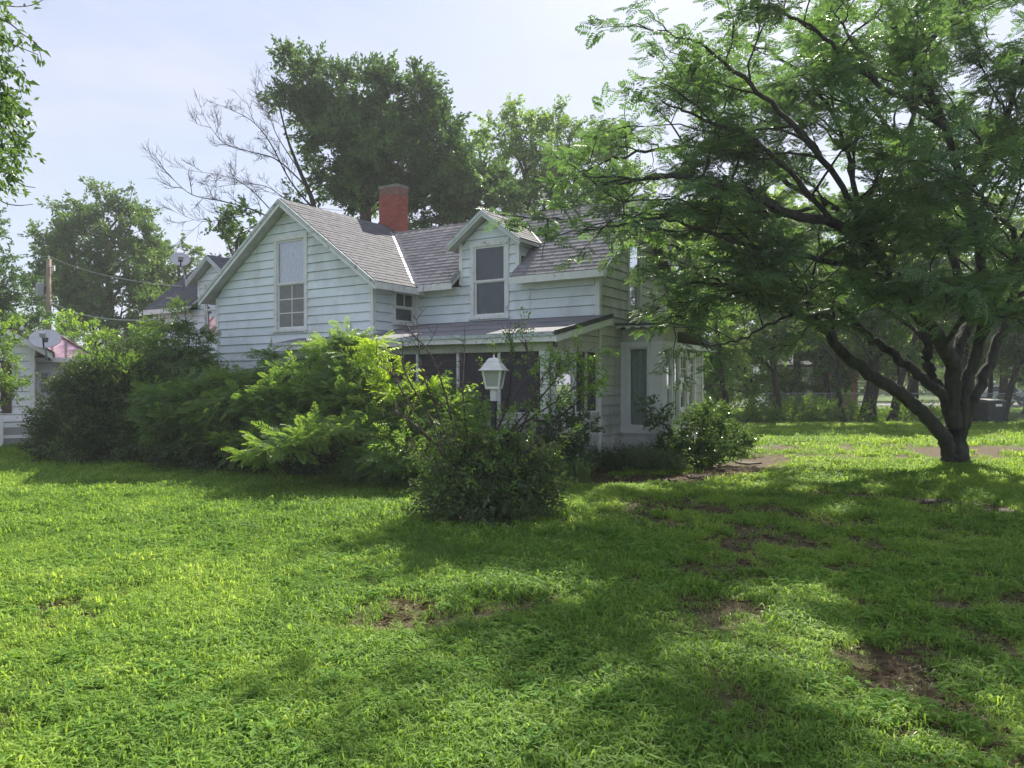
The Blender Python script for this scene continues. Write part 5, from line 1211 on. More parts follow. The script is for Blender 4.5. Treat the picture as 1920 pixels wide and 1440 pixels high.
BG += [
 ('box_elder', 'far box elder across the road behind the chain link fence', 1600, 70, .2, [(1540, 670, 70, 2.4, 2.0), (1620, 660, 70, 2.6, 2.2), (1690, 670, 70, 2.4, 2.0), (1620, 600, 70, 2.6, 2.0)], 'light', .4),
 ('box_elder', 'far box elder across the road behind the rubbish bin', 1820, 72, .2, [(1760, 680, 72, 2.4, 1.8), (1830, 665, 72, 2.8, 2.2), (1900, 680, 72, 2.6, 2.0), (1960, 660, 72, 2.6, 2.2)], 'light', .4),
 ('hackberry_tree', 'full-crowned hackberry continuing the fence line past the evergreen', 2080, 31, .24, [(2050, 600, 31, 1.8, 1.3), (2120, 560, 31, 2.0, 1.5), (2060, 500, 31, 1.9, 1.4), (2160, 640, 31, 1.7, 1.2), (2110, 460, 31, 1.8, 1.4)], 'mid', .4),
 ('hackberry_tree', 'broad hackberry at the end of the fence line', 2280, 30, .24, [(2240, 600, 30, 1.9, 1.4), (2320, 570, 30, 2.0, 1.5), (2270, 490, 30, 1.9, 1.5), (2350, 640, 30, 1.7, 1.2)], 'mid', .4),
 ('privet_thicket', 'dense head-high privet beyond the fence by the lean-to', 1345, 34, .07, [(1320, 745, 34, 1.1, .8), (1360, 700, 34, 1.3, 1.0), (1390, 745, 34, 1.1, .7), (1340, 650, 35, 1.3, 1.0)], 'light', .4),
 ('privet_thicket', 'dense privet in front of the pale far house wall', 1470, 40, .08, [(1440, 740, 40, 1.3, .7), (1490, 720, 40, 1.3, 1.0), (1525, 745, 40, 1.2, .7), (1410, 700, 40, 1.2, 1.2), (1510, 660, 41, 1.3, .9)], 'mid', .55),
 ('privet_thicket', 'dense privet in front of the far brick wall', 1575, 40, .08, [(1550, 740, 40, 1.2, .7), (1590, 710, 40, 1.3, 1.0), (1560, 660, 41, 1.4, 1.0), (1625, 690, 41, 1.3, 1.2)], 'mid', .4),
 ('mulberry_tree', 'leafy mulberry closing the view above the thick trunk', 1690, 38, .16, [(1660, 660, 38, 1.4, .8), (1700, 610, 38, 1.7, 1.1), (1760, 650, 38, 1.6, .9), (1790, 600, 38, 1.6, 1.1), (1740, 560, 38, 1.7, 1.1)], 'light', .45),
 ('mulberry_tree', 'leafy mulberry closing the view above the rubbish bin', 1850, 40, .16, [(1830, 650, 40, 1.5, .9), (1890, 640, 40, 1.6, .9), (1860, 590, 40, 1.8, 1.2), (1920, 600, 40, 1.7, 1.2), (1800, 560, 40, 1.6, 1.1)], 'light', .4),
]
for (nm, lb, px, Y, tr, lob, key, t0) in BG:
    top = np.mean([PX(*l[:3]) for l in lob[:3]], axis=0); lean = 0
    tp = None
    b = PX(px, 718, Y)[:2]
    if 'leaning' in lb and 'behind' not in lb:
        sx = 1 if px < 1700 else 1
        tp = [(b[0], b[1], 0), (b[0] + .25, b[1], 1.2), (b[0] + .55, b[1], 2.3), tuple(top)]
    lobed_tree(nm, lb, b, top, tr, [L3(*l) for l in lob], key, 13 if Y < 38 else 10, 'bark_dark', 'trees along the back fence' if Y < 38 else 'sunlit trees beyond the fence', scale=1.0 if Y < 38 else 1.35, tint0=t0, clusters=.75, trunk_pts=tp)

# bare dead tree left of the oak
def rec(mb, p, d, ln, r, lev, out):
    n = 6; pts = [p]; dd = unit(d)
    for i in range(n):
        dd = unit(dd + rng.normal(0, .10, 3) + np.array([0, -.0, .035])); pts.append(pts[-1] + dd * ln / n)
    pts = np.array(pts); mb.tube(pts - out, np.linspace(max(r, .005), max(r * .42, .0035), n + 1), 6 if lev > 2 else 4, False)
    if lev == 0: return
    for k in range(rng.integers(4, 7) if lev > 1 else rng.integers(3, 6)):
        t = rng.uniform(.25, 1.0); i = min(n, int(t * n)); ax = unit(rng.normal(size=3)); ax[1] *= .6
        nd = unit(dd * .9 + ax * .75 + np.array([-.08, 0, .12])); rec(mb, pts[i], nd, ln * rng.uniform(.38, .62), r * (.62 - .3 * t) + .002, lev - 1, out)
DB = PX(606, 718, 29.5); root = empty('dead_tree', (DB[0], DB[1], 0)); tag(root, 'bare leafless dead tree with spreading grey limbs beside the oak', 'tree')
org = np.array([DB[0], DB[1], 0])
mb = MB(); tpts = crm([(DB[0], DB[1], 0), tuple(PX(603, 500, 29.5)), tuple(PX(588, 385, 29.5)), tuple(PX(562, 320, 29.5)), tuple(PX(540, 262, 29.5)), tuple(PX(522, 190, 29.5))])
mb.tube(tpts - org, np.linspace(.15, .02, len(tpts)), 8); mb.build('trunk', M['bark_dead'], root, smooth=True)
mb = MB()
for pts, r in (([(600, 520), (540, 440), (490, 400), (420, 378), (360, 365), (318, 330)], .11), ([(590, 395), (545, 340), (505, 265), (470, 225), (420, 200)], .09), ([(575, 350), (520, 300), (470, 285), (420, 268), (396, 240)], .08),
               ([(560, 318), (520, 255), (505, 215), (490, 180)], .06), ([(548, 285), (532, 235), (520, 190)], .05), ([(540, 430), (470, 355), (420, 330), (370, 322)], .06), ([(480, 398), (430, 410), (380, 415), (345, 405)], .05), ([(585, 385), (540, 375), (500, 350), (450, 345), (400, 352)], .06)):
    P = crm([PX(x, y, 29.5 + rng.normal(0, .5)) for x, y in pts]); r *= .42; mb.tube(P - org, np.linspace(r, r * .22, len(P)), 6, False)
    for i in range(4, len(P), 2):
        dd = unit(P[min(i + 1, len(P) - 1)] - P[i - 1]); rec(mb, P[i], unit(dd + rng.normal(0, .55, 3) * (1, .7, 1) + (0, 0, .2)), rng.uniform(.6, 1.3), r * .36, 2, org)
    rec(mb, P[-1], unit(P[-1] - P[-3]), 1.1, r * .25, 2, org)
mb.build('branches', M['bark_dead'], root, 'stuff', smooth=True)

# ---- the spreading feathery shade tree (mimosa) on the right
TB = np.array([*G(1790, 872), 0.0]); mim = empty('mimosa_tree', TB); tag(mim, 'large spreading multi-stemmed tree with feathery leaves shading the lawn', 'tree')
ty = TB[1]
LIMBS = [  # (points (px,py,Y), r0, r1)
 ([(1785, 880, ty), (1770, 820, ty - .1), (1719, 765, ty - .3), (1678, 730, ty - .4), (1622, 694, ty - .6), (1578, 661, ty - .8), (1545, 615, ty - .9), (1500, 588, ty - 1.1), (1440, 572, ty - 1.4), (1370, 540, ty - 1.6), (1310, 530, ty - 1.8)], .21, .03),
 ([(1790, 790, ty), (1769, 745, ty - .1), (1733, 711, ty - .2), (1700, 686, ty - .2), (1650, 647, ty - .1), (1611, 617, ty), (1560, 565, ty + .1), (1480, 540, ty + .2), (1390, 505, ty), (1300, 470, ty - .3), (1230, 455, ty - .5)], .15, .025),
 ([(1790, 790, ty), (1775, 750, ty + .1), (1746, 705, ty + .2), (1736, 667, ty + .3), (1742, 640, ty + .4), (1700, 560, ty + .6), (1629, 445, ty + .8), (1550, 384, ty + .8), (1489, 351, ty + .7), (1423, 300, ty + .5), (1386, 244, ty + .3), (1330, 205, ty)], .17, .025),
 ([(1795, 872, ty), (1787, 800, ty), (1784, 744, ty - .1), (1788, 690, ty - .2), (1770, 652, ty - .5), (1735, 600, ty - .9), (1692, 536, ty - 1.4), (1640, 470, ty - 1.9), (1560, 420, ty - 2.3), (1470, 395, ty - 2.7), (1370, 350, ty - 3.0), (1260, 330, ty - 3.2), (1160, 345, ty - 3.3)], .26, .025),
 ([(1788, 690, ty - .2), (1800, 640, ty + .2), (1815, 590, ty + .6), (1790, 500, ty + 1.0), (1760, 400, ty + 1.3), (1700, 290, ty + 1.4), (1620, 180, ty + 1.3), (1540, 90, ty + 1.0)], .15, .03),
 ([(1800, 872, ty + .1), (1802, 780, ty + .1), (1817, 711, ty + .2), (1833, 660, ty + .2), (1845, 580, ty), (1840, 480, ty - .3), (1810, 360, ty - .8), (1770, 240, ty - 1.4), (1720, 120, ty - 2.0), (1660, 20, ty - 2.4)], .19, .03),
 ([(1806, 800, ty + .1), (1844, 708, ty + .4), (1868, 650, ty + .6), (1900, 560, ty + .8), (1940, 450, ty + .8), (1970, 330, ty + .6), (1980, 200, ty + .2)], .16, .03),
 ([(1840, 640, ty), (1870, 560, ty - .6), (1900, 500, ty - 1.5), (1900, 440, ty - 2.6), (1860, 390, ty - 3.6), (1790, 330, ty - 4.4)], .09, .02),
 ([(1629, 445, ty + .8), (1600, 350, ty + 1.0), (1580, 260, ty + 1.0), (1540, 180, ty + .8), (1480, 120, ty + .5), (1400, 80, ty + .2)], .08, .02),
 ([(1423, 300, ty + .5), (1370, 290, ty + .2), (1290, 275, ty - .2), (1210, 285, ty - .6), (1140, 300, ty - 1.0), (1080, 330, ty - 1.2)], .06, .015),
 ([(1370, 350, ty - 3.0), (1300, 395, ty - 3.1), (1220, 410, ty - 3.0), (1140, 425, ty - 2.9), (1075, 440, ty - 2.8)], .05, .012),
 ([(1550, 384, ty + .8), (1480, 400, ty + .6), (1400, 412, ty + .2), (1310, 400, ty - .2), (1230, 395, ty - .6), (1160, 420, ty - 1.0)], .06, .015),
 ([(1692, 536, ty - 1.4), (1600, 500, ty - 2.0), (1500, 480, ty - 2.5), (1400, 460, ty - 2.9), (1310, 430, ty - 3.2), (1230, 400, ty - 3.4)], .08, .015),
 ([(1770, 652, ty - .5), (1800, 600, ty - 1.4), (1830, 560, ty - 2.3), (1850, 540, ty - 3.2), (1850, 530, ty - 4.2)], .07, .015),
 ([(1735, 600, ty - .9), (1720, 560, ty - 1.8), (1720, 540, ty - 2.8), (1740, 520, ty - 3.8)], .06, .015),
 ([(1810, 360, ty - .8), (1860, 280, ty - 1.2), (1900, 180, ty - 1.8), (1930, 80, ty - 2.3), (1960, -20, ty - 2.6)], .08, .02),
 ([(1700, 290, ty + 1.4), (1720, 180, ty + 2.0), (1760, 80, ty + 2.4), (1800, -20, ty + 2.6)], .07, .02),
 ([(1640, 470, ty - 1.9), (1580, 350, ty - 2.6), (1500, 250, ty - 3.2), (1420, 170, ty - 3.6), (1350, 110, ty - 3.9), (1290, 70, ty - 4.0)], .08, .015),
 ([(1560, 420, ty - 2.3), (1480, 320, ty - 3.0), (1400, 260, ty - 3.4), (1310, 220, ty - 3.7), (1240, 190, ty - 3.8)], .06, .012),
 ([(1770, 240, ty - 1.4), (1680, 180, ty - 2.4), (1600, 120, ty - 3.2), (1520, 50, ty - 3.8), (1440, 10, ty - 4.2)], .07, .015),
 ([(1500, 588, ty - 1.1), (1440, 610, ty - 1.3), (1380, 640, ty - 1.4), (1320, 650, ty - 1.5)], .04, .01),
 ([(1545, 615, ty - .9), (1500, 540, ty - 1.4), (1440, 500, ty - 1.9), (1360, 490, ty - 2.2), (1290, 510, ty - 2.4)], .05, .012),
 ([(1742, 640, ty + .4), (1690, 600, ty + 1.2), (1620, 560, ty + 2.0), (1540, 530, ty + 2.6), (1450, 500, ty + 3.0)], .08, .015),
 ([(1815, 590, ty + .6), (1830, 480, ty + 1.8), (1800, 380, ty + 2.8), (1740, 300, ty + 3.4)], .08, .015),
 ([(1900, 560, ty + .8), (1960, 520, ty + .2), (2020, 470, ty - .6), (2060, 420, ty - 1.2)], .08, .015),
 ([(1845, 580, ty), (1920, 480, ty - 1.0), (1990, 380, ty - 2.0), (2040, 290, ty - 2.8)], .08, .015),

 ([(1840, 480, ty - .3), (1880, 380, ty - .9), (1900, 290, ty - 1.4), (1880, 200, ty - 1.9), (1830, 110, ty - 2.3)], .06, .012),
 ([(1760, 400, ty + 1.3), (1820, 300, ty + 1.6), (1860, 200, ty + 1.7), (1890, 90, ty + 1.6)], .06, .012),
 ([(1700, 290, ty + 1.4), (1640, 230, ty + .6), (1580, 190, ty - .3), (1500, 170, ty - 1.2)], .05, .012),
 ([(1720, 120, ty - 2.0), (1760, 60, ty - 2.4), (1820, 10, ty - 2.8), (1880, -30, ty - 3.0)], .05, .012),
 ([(1620, 180, ty + 1.3), (1660, 100, ty + 1.2), (1720, 40, ty + 1.0), (1780, -10, ty + .8)], .05, .012),
 ([(1611, 617, ty), (1560, 600, ty - .8), (1500, 560, ty - 1.6), (1420, 540, ty - 2.2), (1350, 560, ty - 2.6)], .05, .012),
]
mt = MB(); mbz = MB(); MP = []; MD = []; MT = []
def twig_fronds(pts, dens):
    seg = np.linalg.norm(np.diff(pts, axis=0), axis=1).sum(); m_ = max(2, int(seg * dens))
    for t in np.linspace(.15, 1.0, m_):
        i = t * (len(pts) - 1); a = int(min(i, len(pts) - 2)); p = pts[a] + (pts[a + 1] - pts[a]) * (i - a); d = unit(pts[a + 1] - pts[a])
        sd = unit(d + rng.normal(0, .75, 3) * (1, 1, .45)); sd[2] = sd[2] * .6 + .02
        if p[0] / p[1] < .24 and rng.random() < .35: continue
        MP.append(p + rng.normal(0, .05, 3)); MD.append(sd)
for li, (pts, r0, r1) in enumerate(LIMBS):
    P = crm([PX(*q) for q in pts], 6); P += np.concatenate([[np.zeros(3)], rng.normal(0, .018, (len(P) - 2, 3)), [np.zeros(3)]])
    q = np.linspace(0, 1, len(P)); rad = r0 * .62 * (1 - q) ** .8 + r1 * .8; 
    if li in (0, 3, 5): rad[0] *= 1.75; rad[1] *= 1.35; rad[2] *= 1.12
    (mt if li in (0, 3, 5) else mbz).tube(P - TB, rad, 10 if r0 > .1 else 6)
    main = r0 > .1
    Ls = np.concatenate([[0], np.cumsum(np.linalg.norm(np.diff(P, axis=0), axis=1))]); tot = Ls[-1]
    s = tot * ((.55 if li == 0 else .46) if main else .18)
    tw0 = len(MP); ttone = rng.normal(.42, .12)
    while s < tot:
        i = min(np.searchsorted(Ls, s), len(P) - 2); d = unit(P[i + 1] - P[i]); t = s / tot
        ax = rng.normal(size=3) * (1, 1, .35); nd = unit(d * .75 + unit(ax) * .85 + (0, 0, .10))
        if P[i][2] < 2.6: nd[2] = abs(nd[2]) + .2
        ln = rng.uniform(1.2, 2.5) * (1.05 - .45 * t)
        B2 = bez(P[i], P[i] + nd * ln, (0, 0, .12 * ln), 7, .03); mbz.tube(B2 - TB, np.linspace(min(rad[i] * .55, .034), .008, 7), 5, False)
        twig_fronds(B2[2:], 7.2)
        for k in range(rng.integers(2, 5)):
            j = rng.integers(2, 7); ax = rng.normal(size=3) * (1, 1, .35); d3 = unit(unit(B2[min(j, 5) + 1 if j < 6 else 6] - B2[j - 1]) * .8 + unit(ax) * .8)
            l3 = rng.uniform(.45, .95); B3 = bez(B2[j], B2[j] + d3 * l3, (0, 0, .05), 5, .02); mbz.tube(B3 - TB, np.linspace(.013, .005, 5), 3, False)
            twig_fronds(B3, 8.0)
        s += rng.uniform(.36, .68)
    twig_fronds(P[-6:], 6)
    MT += list(ttone + rng.normal(0, .14, len(MP) - tw0))
mt.build('trunk', M['bark_dark'], mim, smooth=True)
mbz.build('branches', M['bark_dark'], mim, 'stuff', smooth=True)
MP = np.array(MP); MD = np.array(MD)
scatter('crown', 'mimosa', MP, MD, rng.uniform(.55, .95, len(MP)), mim, .35, np.array(MT), origin=TB)
print('MIMOSA sprays', len(MP))

# ---- tree whose hanging branch enters at the upper edge (trunk stands beside the camera's view)
OB = np.array([-6.6, 4.2, 0.0]); ot = empty('elm_tree', OB); tag(ot, 'elm limb with hanging leafy twigs reaching in at the sky edge', 'tree')
mb = MB(); tp = crm([(-6.6, 4.2, 0), (-6.5, 4.3, 1.6), (-6.4, 4.5, 3.2), (-6.2, 4.8, 4.6), (-6.0, 5.2, 6.0)]); mb.tube(tp - OB, np.linspace(.26, .12, len(tp)), 12); mb.build('trunk', M['bark'], ot, smooth=True)
mb = MB(); leaf_pts = []
m1 = leaf_polys(np.zeros(3), np.eye(3), .07, .030, .5)
mesh_leaf = []
for s_ in range(3):
    me = spray_mesh('leaf', leaf_polys(np.zeros(3), np.eye(3), .062 + .008 * s_, .028 + .003 * s_, .25 + .25 * s_, .25)); me.materials.append(M['lf_mid']); mesh_leaf.append(me)
hang = [([(-70, -60), (-10, 0), (20, 12), (60, 10), (92, -6)], 5.6, .4), ([(-60, 20), (10, 40), (45, 66), (70, 84), (80, 120)], 5.5, .55), ([(-50, 70), (0, 75), (40, 90), (72, 103)], 5.4, .6),
        ([(-60, 90), (0, 110), (28, 130), (48, 142)], 5.6, 1.3), ([(-60, 110), (-5, 150), (20, 190), (40, 215), (60, 235)], 5.5, 1.5), ([(-60, 160), (0, 200), (18, 240), (40, 262), (58, 268)], 5.7, 1.6), ([(-50, 180), (-10, 240), (15, 290), (45, 292)], 5.5, 1.3),
        ([(-60, 220), (-10, 290), (15, 320), (30, 350)], 5.6, 1.4), ([(-40, 250), (0, 310), (40, 345), (66, 352)], 5.5, 1.2), ([(-50, 330), (0, 375), (30, 385), (62, 383)], 5.6, .35), ([(-50, 20), (-10, 40), (10, 60), (20, 90)], 5.8, 1.5), ([(-50, 140), (-20, 180), (0, 230), (10, 262)], 5.6, 1.6), ([(-60, 30), (-15, 100), (5, 150), (18, 180)], 5.7, 1.6)]
src = tp[-4]
nleaf = 0
for k, (pts, Y, dn) in enumerate(hang):
    P = crm([PX(x, y, Y + rng.normal(0, .12)) for x, y in pts], 6); P = np.vstack([bez(src if k % 2 else tp[-8], P[0], (0, 0, .3), 6)[:-1], P])
    mb.tube(P - OB, np.concatenate([np.linspace(.03, .008, 5), np.linspace(.006, .0025, len(P) - 5)]), 5, False)
    for i in range(5, len(P) - 1):
        for q in range(rng.poisson(1.55 * dn) if dn > .5 else rng.poisson(.45)):
            if nleaf >= 295: break
            p = P[i] + rng.normal(0, .022, 3); d = unit(unit(P[i + 1] - P[i]) + rng.normal(0, .8, 3) + (0, 0, -.35))
            o = link('leaf', mesh_leaf[rng.integers(0, 3)], None, ot); o.location = tuple(p - OB); nleaf += 1
            o.rotation_euler = (rng.normal(0, .8), -math.asin(max(-1, min(1, d[2]))), math.atan2(d[1], d[0])); s_ = rng.uniform(.75, 1.3); o.scale = (s_, s_, s_)
mb.build('branches', M['twig'], ot, 'stuff', smooth=True)
hp = []
for (x0, y0, x1, y1, n_) in ((-45, -10, 14, 60, 26), (-45, 60, 26, 150, 34), (-45, 150, 34, 230, 44), (-45, 220, 30, 300, 44), (-45, 290, 18, 360, 34)):
    for k in range(n_):
        t = rng.random(); hp.append(PX(x0 + (x1 - x0) * rng.random() ** 1.3, y0 + (y1 - y0) * t, 5.6 + rng.normal(0, .25)))
hp = np.array(hp); scatter('crown', 'hang', hp, rng.normal(0, .6, hp.shape) + (.5, 0, -.7), rng.uniform(.5, .85, len(hp)), ot, .8, rng.random(len(hp)) * .7, origin=OB)

# ---- far woods that close the horizon
P = []; D = []; T = []
for k in range(330):
    a = rng.uniform(-46, 46); Y = rng.uniform(95, 125); x = math.tan(R(a)) * Y; h = rng.uniform(4.5, 9); r_ = rng.uniform(2, 3.4)
    m_ = 26; d = unit(rng.normal(size=(m_, 3))); P.append(np.array([x, Y, h * .55]) + d * (r_, r_, h * .48)); D.append(d + (0, 0, .3)); T.append(np.full(m_, rng.uniform(.2, .8)))
P = np.concatenate(P); D = np.concatenate(D); T = np.concatenate(T)
o = scatter('distant_woods', 'mid', P, D, rng.uniform(2.4, 4.2, len(P)), None, .8, T); tag(o, 'band of hazy green woods closing the horizon', 'woods', kind='stuff')

# ------------------------------------------------------------------ shrubs and saplings
def stem_fan(mb, base, tips, r0, org, wob=.05, bend=.15):
    out = []
    for tpt in tips:
        P = bez(base + rng.normal(0, .05, 3) * (1, 1, 0), tpt, (0, 0, bend * np.linalg.norm(tpt - base)), 8, wob); mb.tube(P - org, np.linspace(r0, r0 * .3, 8), 5, False); out.append(P)
    return out
def shrub(name, label, base, lobes, key, n_per, scale, group=None, stems=9, r0=.016, tint0=.45, up=.3, bark='twig', flat=.8, cat='shrub', extra=None):
    b = np.array([base[0], base[1], 0.0]); root = empty(name, b); tag(root, label, cat, group)
    mb = MB(); P = []; D = []; T = []
    for (c, rx, rz) in lobes:
        c = np.asarray(c, float); n = int(n_per * rx * rx * 4 * (rz / max(rx, .01)) ** .5)
        tips = c + unit(rng.normal(size=(max(2, stems // max(1, len(lobes) // 2)), 3))) * (rx * .7, rx * .7, rz * .7); stem_fan(mb, b, tips, r0, b)
        d = unit(rng.normal(size=(n, 3)) * (1, 1, flat)); pos = c + d * (rng.random((n, 1)) ** .45) * (1 + .4 * rng.random((n, 1)) * (rng.random((n, 1)) < .22)) * np.array([rx, rx, rz])
        nzv = fbm(pos[:, 0] * 2.2 + pos[:, 2] * 1.3, pos[:, 2] * 2.2 + pos[:, 1] * 1.7, 2); k = (nzv > .30); pos, d, nzv = pos[k], d[k], nzv[k]
        k2 = pos[:, 2] > .04; pos, d, nzv = pos[k2], d[k2], nzv[k2]
        P.append(pos); D.append(d + (0, 0, up) + rng.normal(0, .45, d.shape)); T.append(tint0 + 1.0 * (nzv - .5) + rng.normal(0, .12, len(pos)))
    mb.build('stems', M[bark], root, 'stuff', smooth=True)
    P = np.concatenate(P); D = np.concatenate(D); T = np.concatenate(T)
    scatter('foliage', key, P, D, scale * rng.uniform(.75, 1.25, len(P)), root, .7, T, origin=b)
    return root

# lamp bush: dark lower mass, bare upright stems, lighter leafy arm
BB = G(905, 972); bushb = np.array([BB[0], BB[1], 0]); Yb = BB[1]
lamp_bush = shrub('lilac_bush', 'dense dusky bush with bare upright stems growing round the lamp post', BB,
    [L3(905, 915, Yb, .56, .34), L3(850, 900, Yb - .1, .34, .30), L3(965, 905, Yb, .38, .30), L3(890, 958, Yb - .25, .48, .18), L3(960, 955, Yb - .1, .40, .18), L3(840, 950, Yb - .1, .26, .20), L3(870, 845, Yb, .26, .20), L3(930, 840, Yb + .1, .28, .22), L3(985, 850, Yb + .1, .28, .20), L3(1000, 900, Yb, .24, .2), L3(825, 870, Yb, .2, .16), L3(1015, 945, Yb, .2, .14)], 'bush', 205, .88, stems=10, tint0=.42)
hp = np.array([PX(905 + rng.normal(0, 62), rng.uniform(770, 950), Yb + rng.normal(-.15, .3)) for k in range(150)]); scatter('young_leaves', 'bushlight', hp, rng.normal(0, .7, hp.shape) + (0, 0, .5), rng.uniform(.5, .9, 150), lamp_bush, .8, rng.random(150) * .45, origin=bushb)
mb = MB(); P = []; D = []
for (pts, leafy) in (([(885, 960), (850, 860), (815, 760), (790, 690), (782, 600)], 0), ([(890, 960), (860, 850), (835, 740), (805, 660), (770, 625)], 0), ([(880, 955), (830, 850), (770, 790), (740, 770)], 0), ([(895, 960), (880, 850), (868, 740), (872, 640)], 0),
        ([(915, 960), (935, 870), (965, 800), (1010, 750), (1060, 690), (1085, 668)], .55), ([(915, 960), (950, 860), (985, 790), (1010, 720), (1035, 690)], .5), ([(905, 960), (912, 860), (950, 760), (960, 680), (955, 620)], .12), ([(905, 960), (920, 850), (975, 800), (1060, 740), (1110, 700)], .6),
        ([(895, 960), (860, 890), (800, 820), (760, 745), (735, 700)], 0), ([(910, 960), (925, 830), (965, 740), (990, 690), (985, 640)], .25), ([(890, 960), (845, 880), (810, 790), (760, 700), (755, 650)], 0), ([(905, 960), (895, 820), (905, 740), (915, 690)], .1), ([(885, 960), (840, 900), (790, 850), (765, 835)], .15), ([(912, 960), (960, 880), (1030, 800), (1075, 760), (1100, 740)], .5)):
    Q = crm([PX(x, y, Yb + rng.normal(0, .12)) for x, y in pts], 5); mb.tube(Q - bushb, np.linspace(.018, .006, len(Q)), 5, False)
    for i in range(6, len(Q)):
        dd = unit(Q[i] - Q[i - 1])
        for q in range(2):
            tw = bez(Q[i], Q[i] + unit(dd + rng.normal(0, .8, 3)) * rng.uniform(.10, .34), rng.normal(0, .02, 3), 4); mb.tube(tw - bushb, np.linspace(.0055, .0024, 4), 3, False)
            if rng.random() < .7:
                t2 = bez(tw[2], tw[2] + unit(dd + rng.normal(0, .9, 3)) * rng.uniform(.06, .16), (0, 0, 0), 3); mb.tube(t2 - bushb, np.linspace(.004, .002, 3), 3, False)
            if rng.random() < leafy and i > 10:
                for z in range(2): P.append(tw[3] + rng.normal(0, .05, 3)); D.append(unit(dd + rng.normal(0, .8, 3)))
mb.build('bare_stems', M['twig'], lamp_bush, 'stuff', smooth=True)
scatter('upper_foliage', 'bushlight', np.array(P), np.array(D), rng.uniform(.5, .85, len(P)), lamp_bush, .8, rng.random(len(P)) * .6, origin=bushb)

# lamp post standing in the bush
LY = 9.1; lp = PX(926, 718, LY); lamp = empty('lamp_post', (lp[0], LY, 0), R(-14)); tag(lamp, 'white lantern on a dark post rising from the bush', 'lamp post')
mb = MB(); mb.lathe([(.045, -.05), (.040, .02), (.036, 1.49)], 12); mb.build('post', M['black_metal'], lamp, smooth=False)
mb = MB(); mb.lathe([(.045, 1.43), (.048, 1.44), (.048, 1.565), (.042, 1.58)], 14); mb.build('collar', M['white_metal'], lamp)
def ring4(mb, prof):
    V = []; 
    for (h, z) in prof: V += [(-h, -h, z), (h, -h, z), (h, h, z), (-h, h, z)]
    F = [(3, 2, 1, 0), tuple(len(V) - 4 + i for i in range(4))]
    for i in range(len(prof) - 1):
        for j in range(4): j2 = (j + 1) % 4; F.append((i * 4 + j, i * 4 + j2, i * 4 + 4 + j2, i * 4 + 4 + j))
    mb.add(V, F)
mb = MB(); ring4(mb, [(.085, 1.575), (.088, 1.585), (.086, 1.605), (.07, 1.606)]); body = mb.build('lantern_base', M['white_metal'], lamp)
for sx in (-1, 1):
    for sy in (-1, 1):
        mb = MB(); mb.beam((sx * .080, sy * .080, 1.60), (sx * .112, sy * .112, 1.80), .018, .018); mb.build('corner_bar', M['white_metal'], lamp)
for i in range(4):
    a = i * math.pi / 2; c, s = math.cos(a), math.sin(a); q = [(-.074, -.078, 1.605), (.074, -.078, 1.605), (.104, -.108, 1.795), (-.104, -.108, 1.795)]
    q = [(x * c - y * s, x * s + y * c, z) for x, y, z in q]; mb = MB(); nn = np.array([s, -c, 0]) * .003
    mb.add(q + [tuple(np.array(p) - nn) for p in q], [(0, 1, 2, 3), (7, 6, 5, 4), (0, 4, 5, 1), (1, 5, 6, 2), (2, 6, 7, 3), (3, 7, 4, 0)]); mb.build('pane', M['glass_lamp'], lamp)
mb = MB(); mb.lathe([(.012, 1.60), (.014, 1.66), (.03, 1.70), (.028, 1.74), (.01, 1.76)], 10); mb.build('bulb', M['lace'], lamp)
mb = MB(); ring4(mb, [(.150, 1.798), (.153, 1.806), (.135, 1.818), (.080, 1.905), (.074, 1.908)]); mb.build('lantern_roof', M['white_metal'], lamp)
mb = MB(); ring4(mb, [(.078, 1.907), (.078, 1.915), (.050, 1.950), (.02, 1.956)]); mb.build('roof_cap', M['white_metal'], lamp)
mb = MB(); mb.lathe([(.006, 1.955), (.013, 1.962), (.008, 1.975), (.011, 1.985), (.003, 1.998)], 10); mb.build('finial', M['white_metal'], lamp)

# dark shrub by the porch corner and low plants
g = G(1055, 893)
shrub('laurel_shrub', 'dark broad-leaved shrub crowding the porch corner behind the lamp bush', g, [L3(1050, 805, g[1], .38, .30), L3(1010, 850, g[1], .40, .32), L3(1065, 860, g[1] - .1, .34, .30), L3(1090, 800, g[1] - .2, .16, .2)], 'gloss', 250, .66, stems=8, tint0=.25)
g = G(1082, 905); o = empty('ornamental_grass', (g[0], g[1], 0)); tag(o, 'arching clump of long dry-tipped grass blades at the porch skirt', 'grass clump')
scatter('blades', 'arching', np.array([[g[0] + .12 * k - .2, g[1] + .1 * (k % 2), 0] for k in range(4)]), None, .85, o, tint=np.array([.3, .7, .5, .8]), rot=np.array([[0, 0, k] for k in range(4)]), origin=(g[0], g[1], 0))
for (px, py, h, w, lab) in ((1165, 880, .30, .34, 'low ferny ground plants below the bay window plank'), (1215, 885, .22, .34, 'pale-tipped low weeds along the bare walk')):
    g = G(px, py); shrub('weed_patch', lab, g, [(np.array([g[0], g[1], h * .6]), w, h * .75), (np.array([g[0] + .35, g[1] + .1, h * .5]), w * .9, h * .6), (np.array([g[0] - .3, g[1] + .25, h * .8]), w * .7, h * .7)], 'bush', 520, .62, stems=5, tint0=.5, cat='plant', up=.7)
g = G(1300, 872)
shrub('holly_shrub', 'glossy leafy shrub climbing over the bay window corner', g, [L3(1295, 815, g[1], .32, .28), L3(1330, 785, g[1], .26, .26), L3(1255, 852, g[1] - .2, .34, .2), L3(1345, 840, g[1], .36, .28), L3(1300, 858, g[1] - .3, .42, .2), L3(1235, 790, g[1] - .3, .16, .12), L3(1210, 762, g[1] - .3, .10, .10)], 'gloss', 230, .72, stems=8, tint0=.5)
g = G(1370, 852)
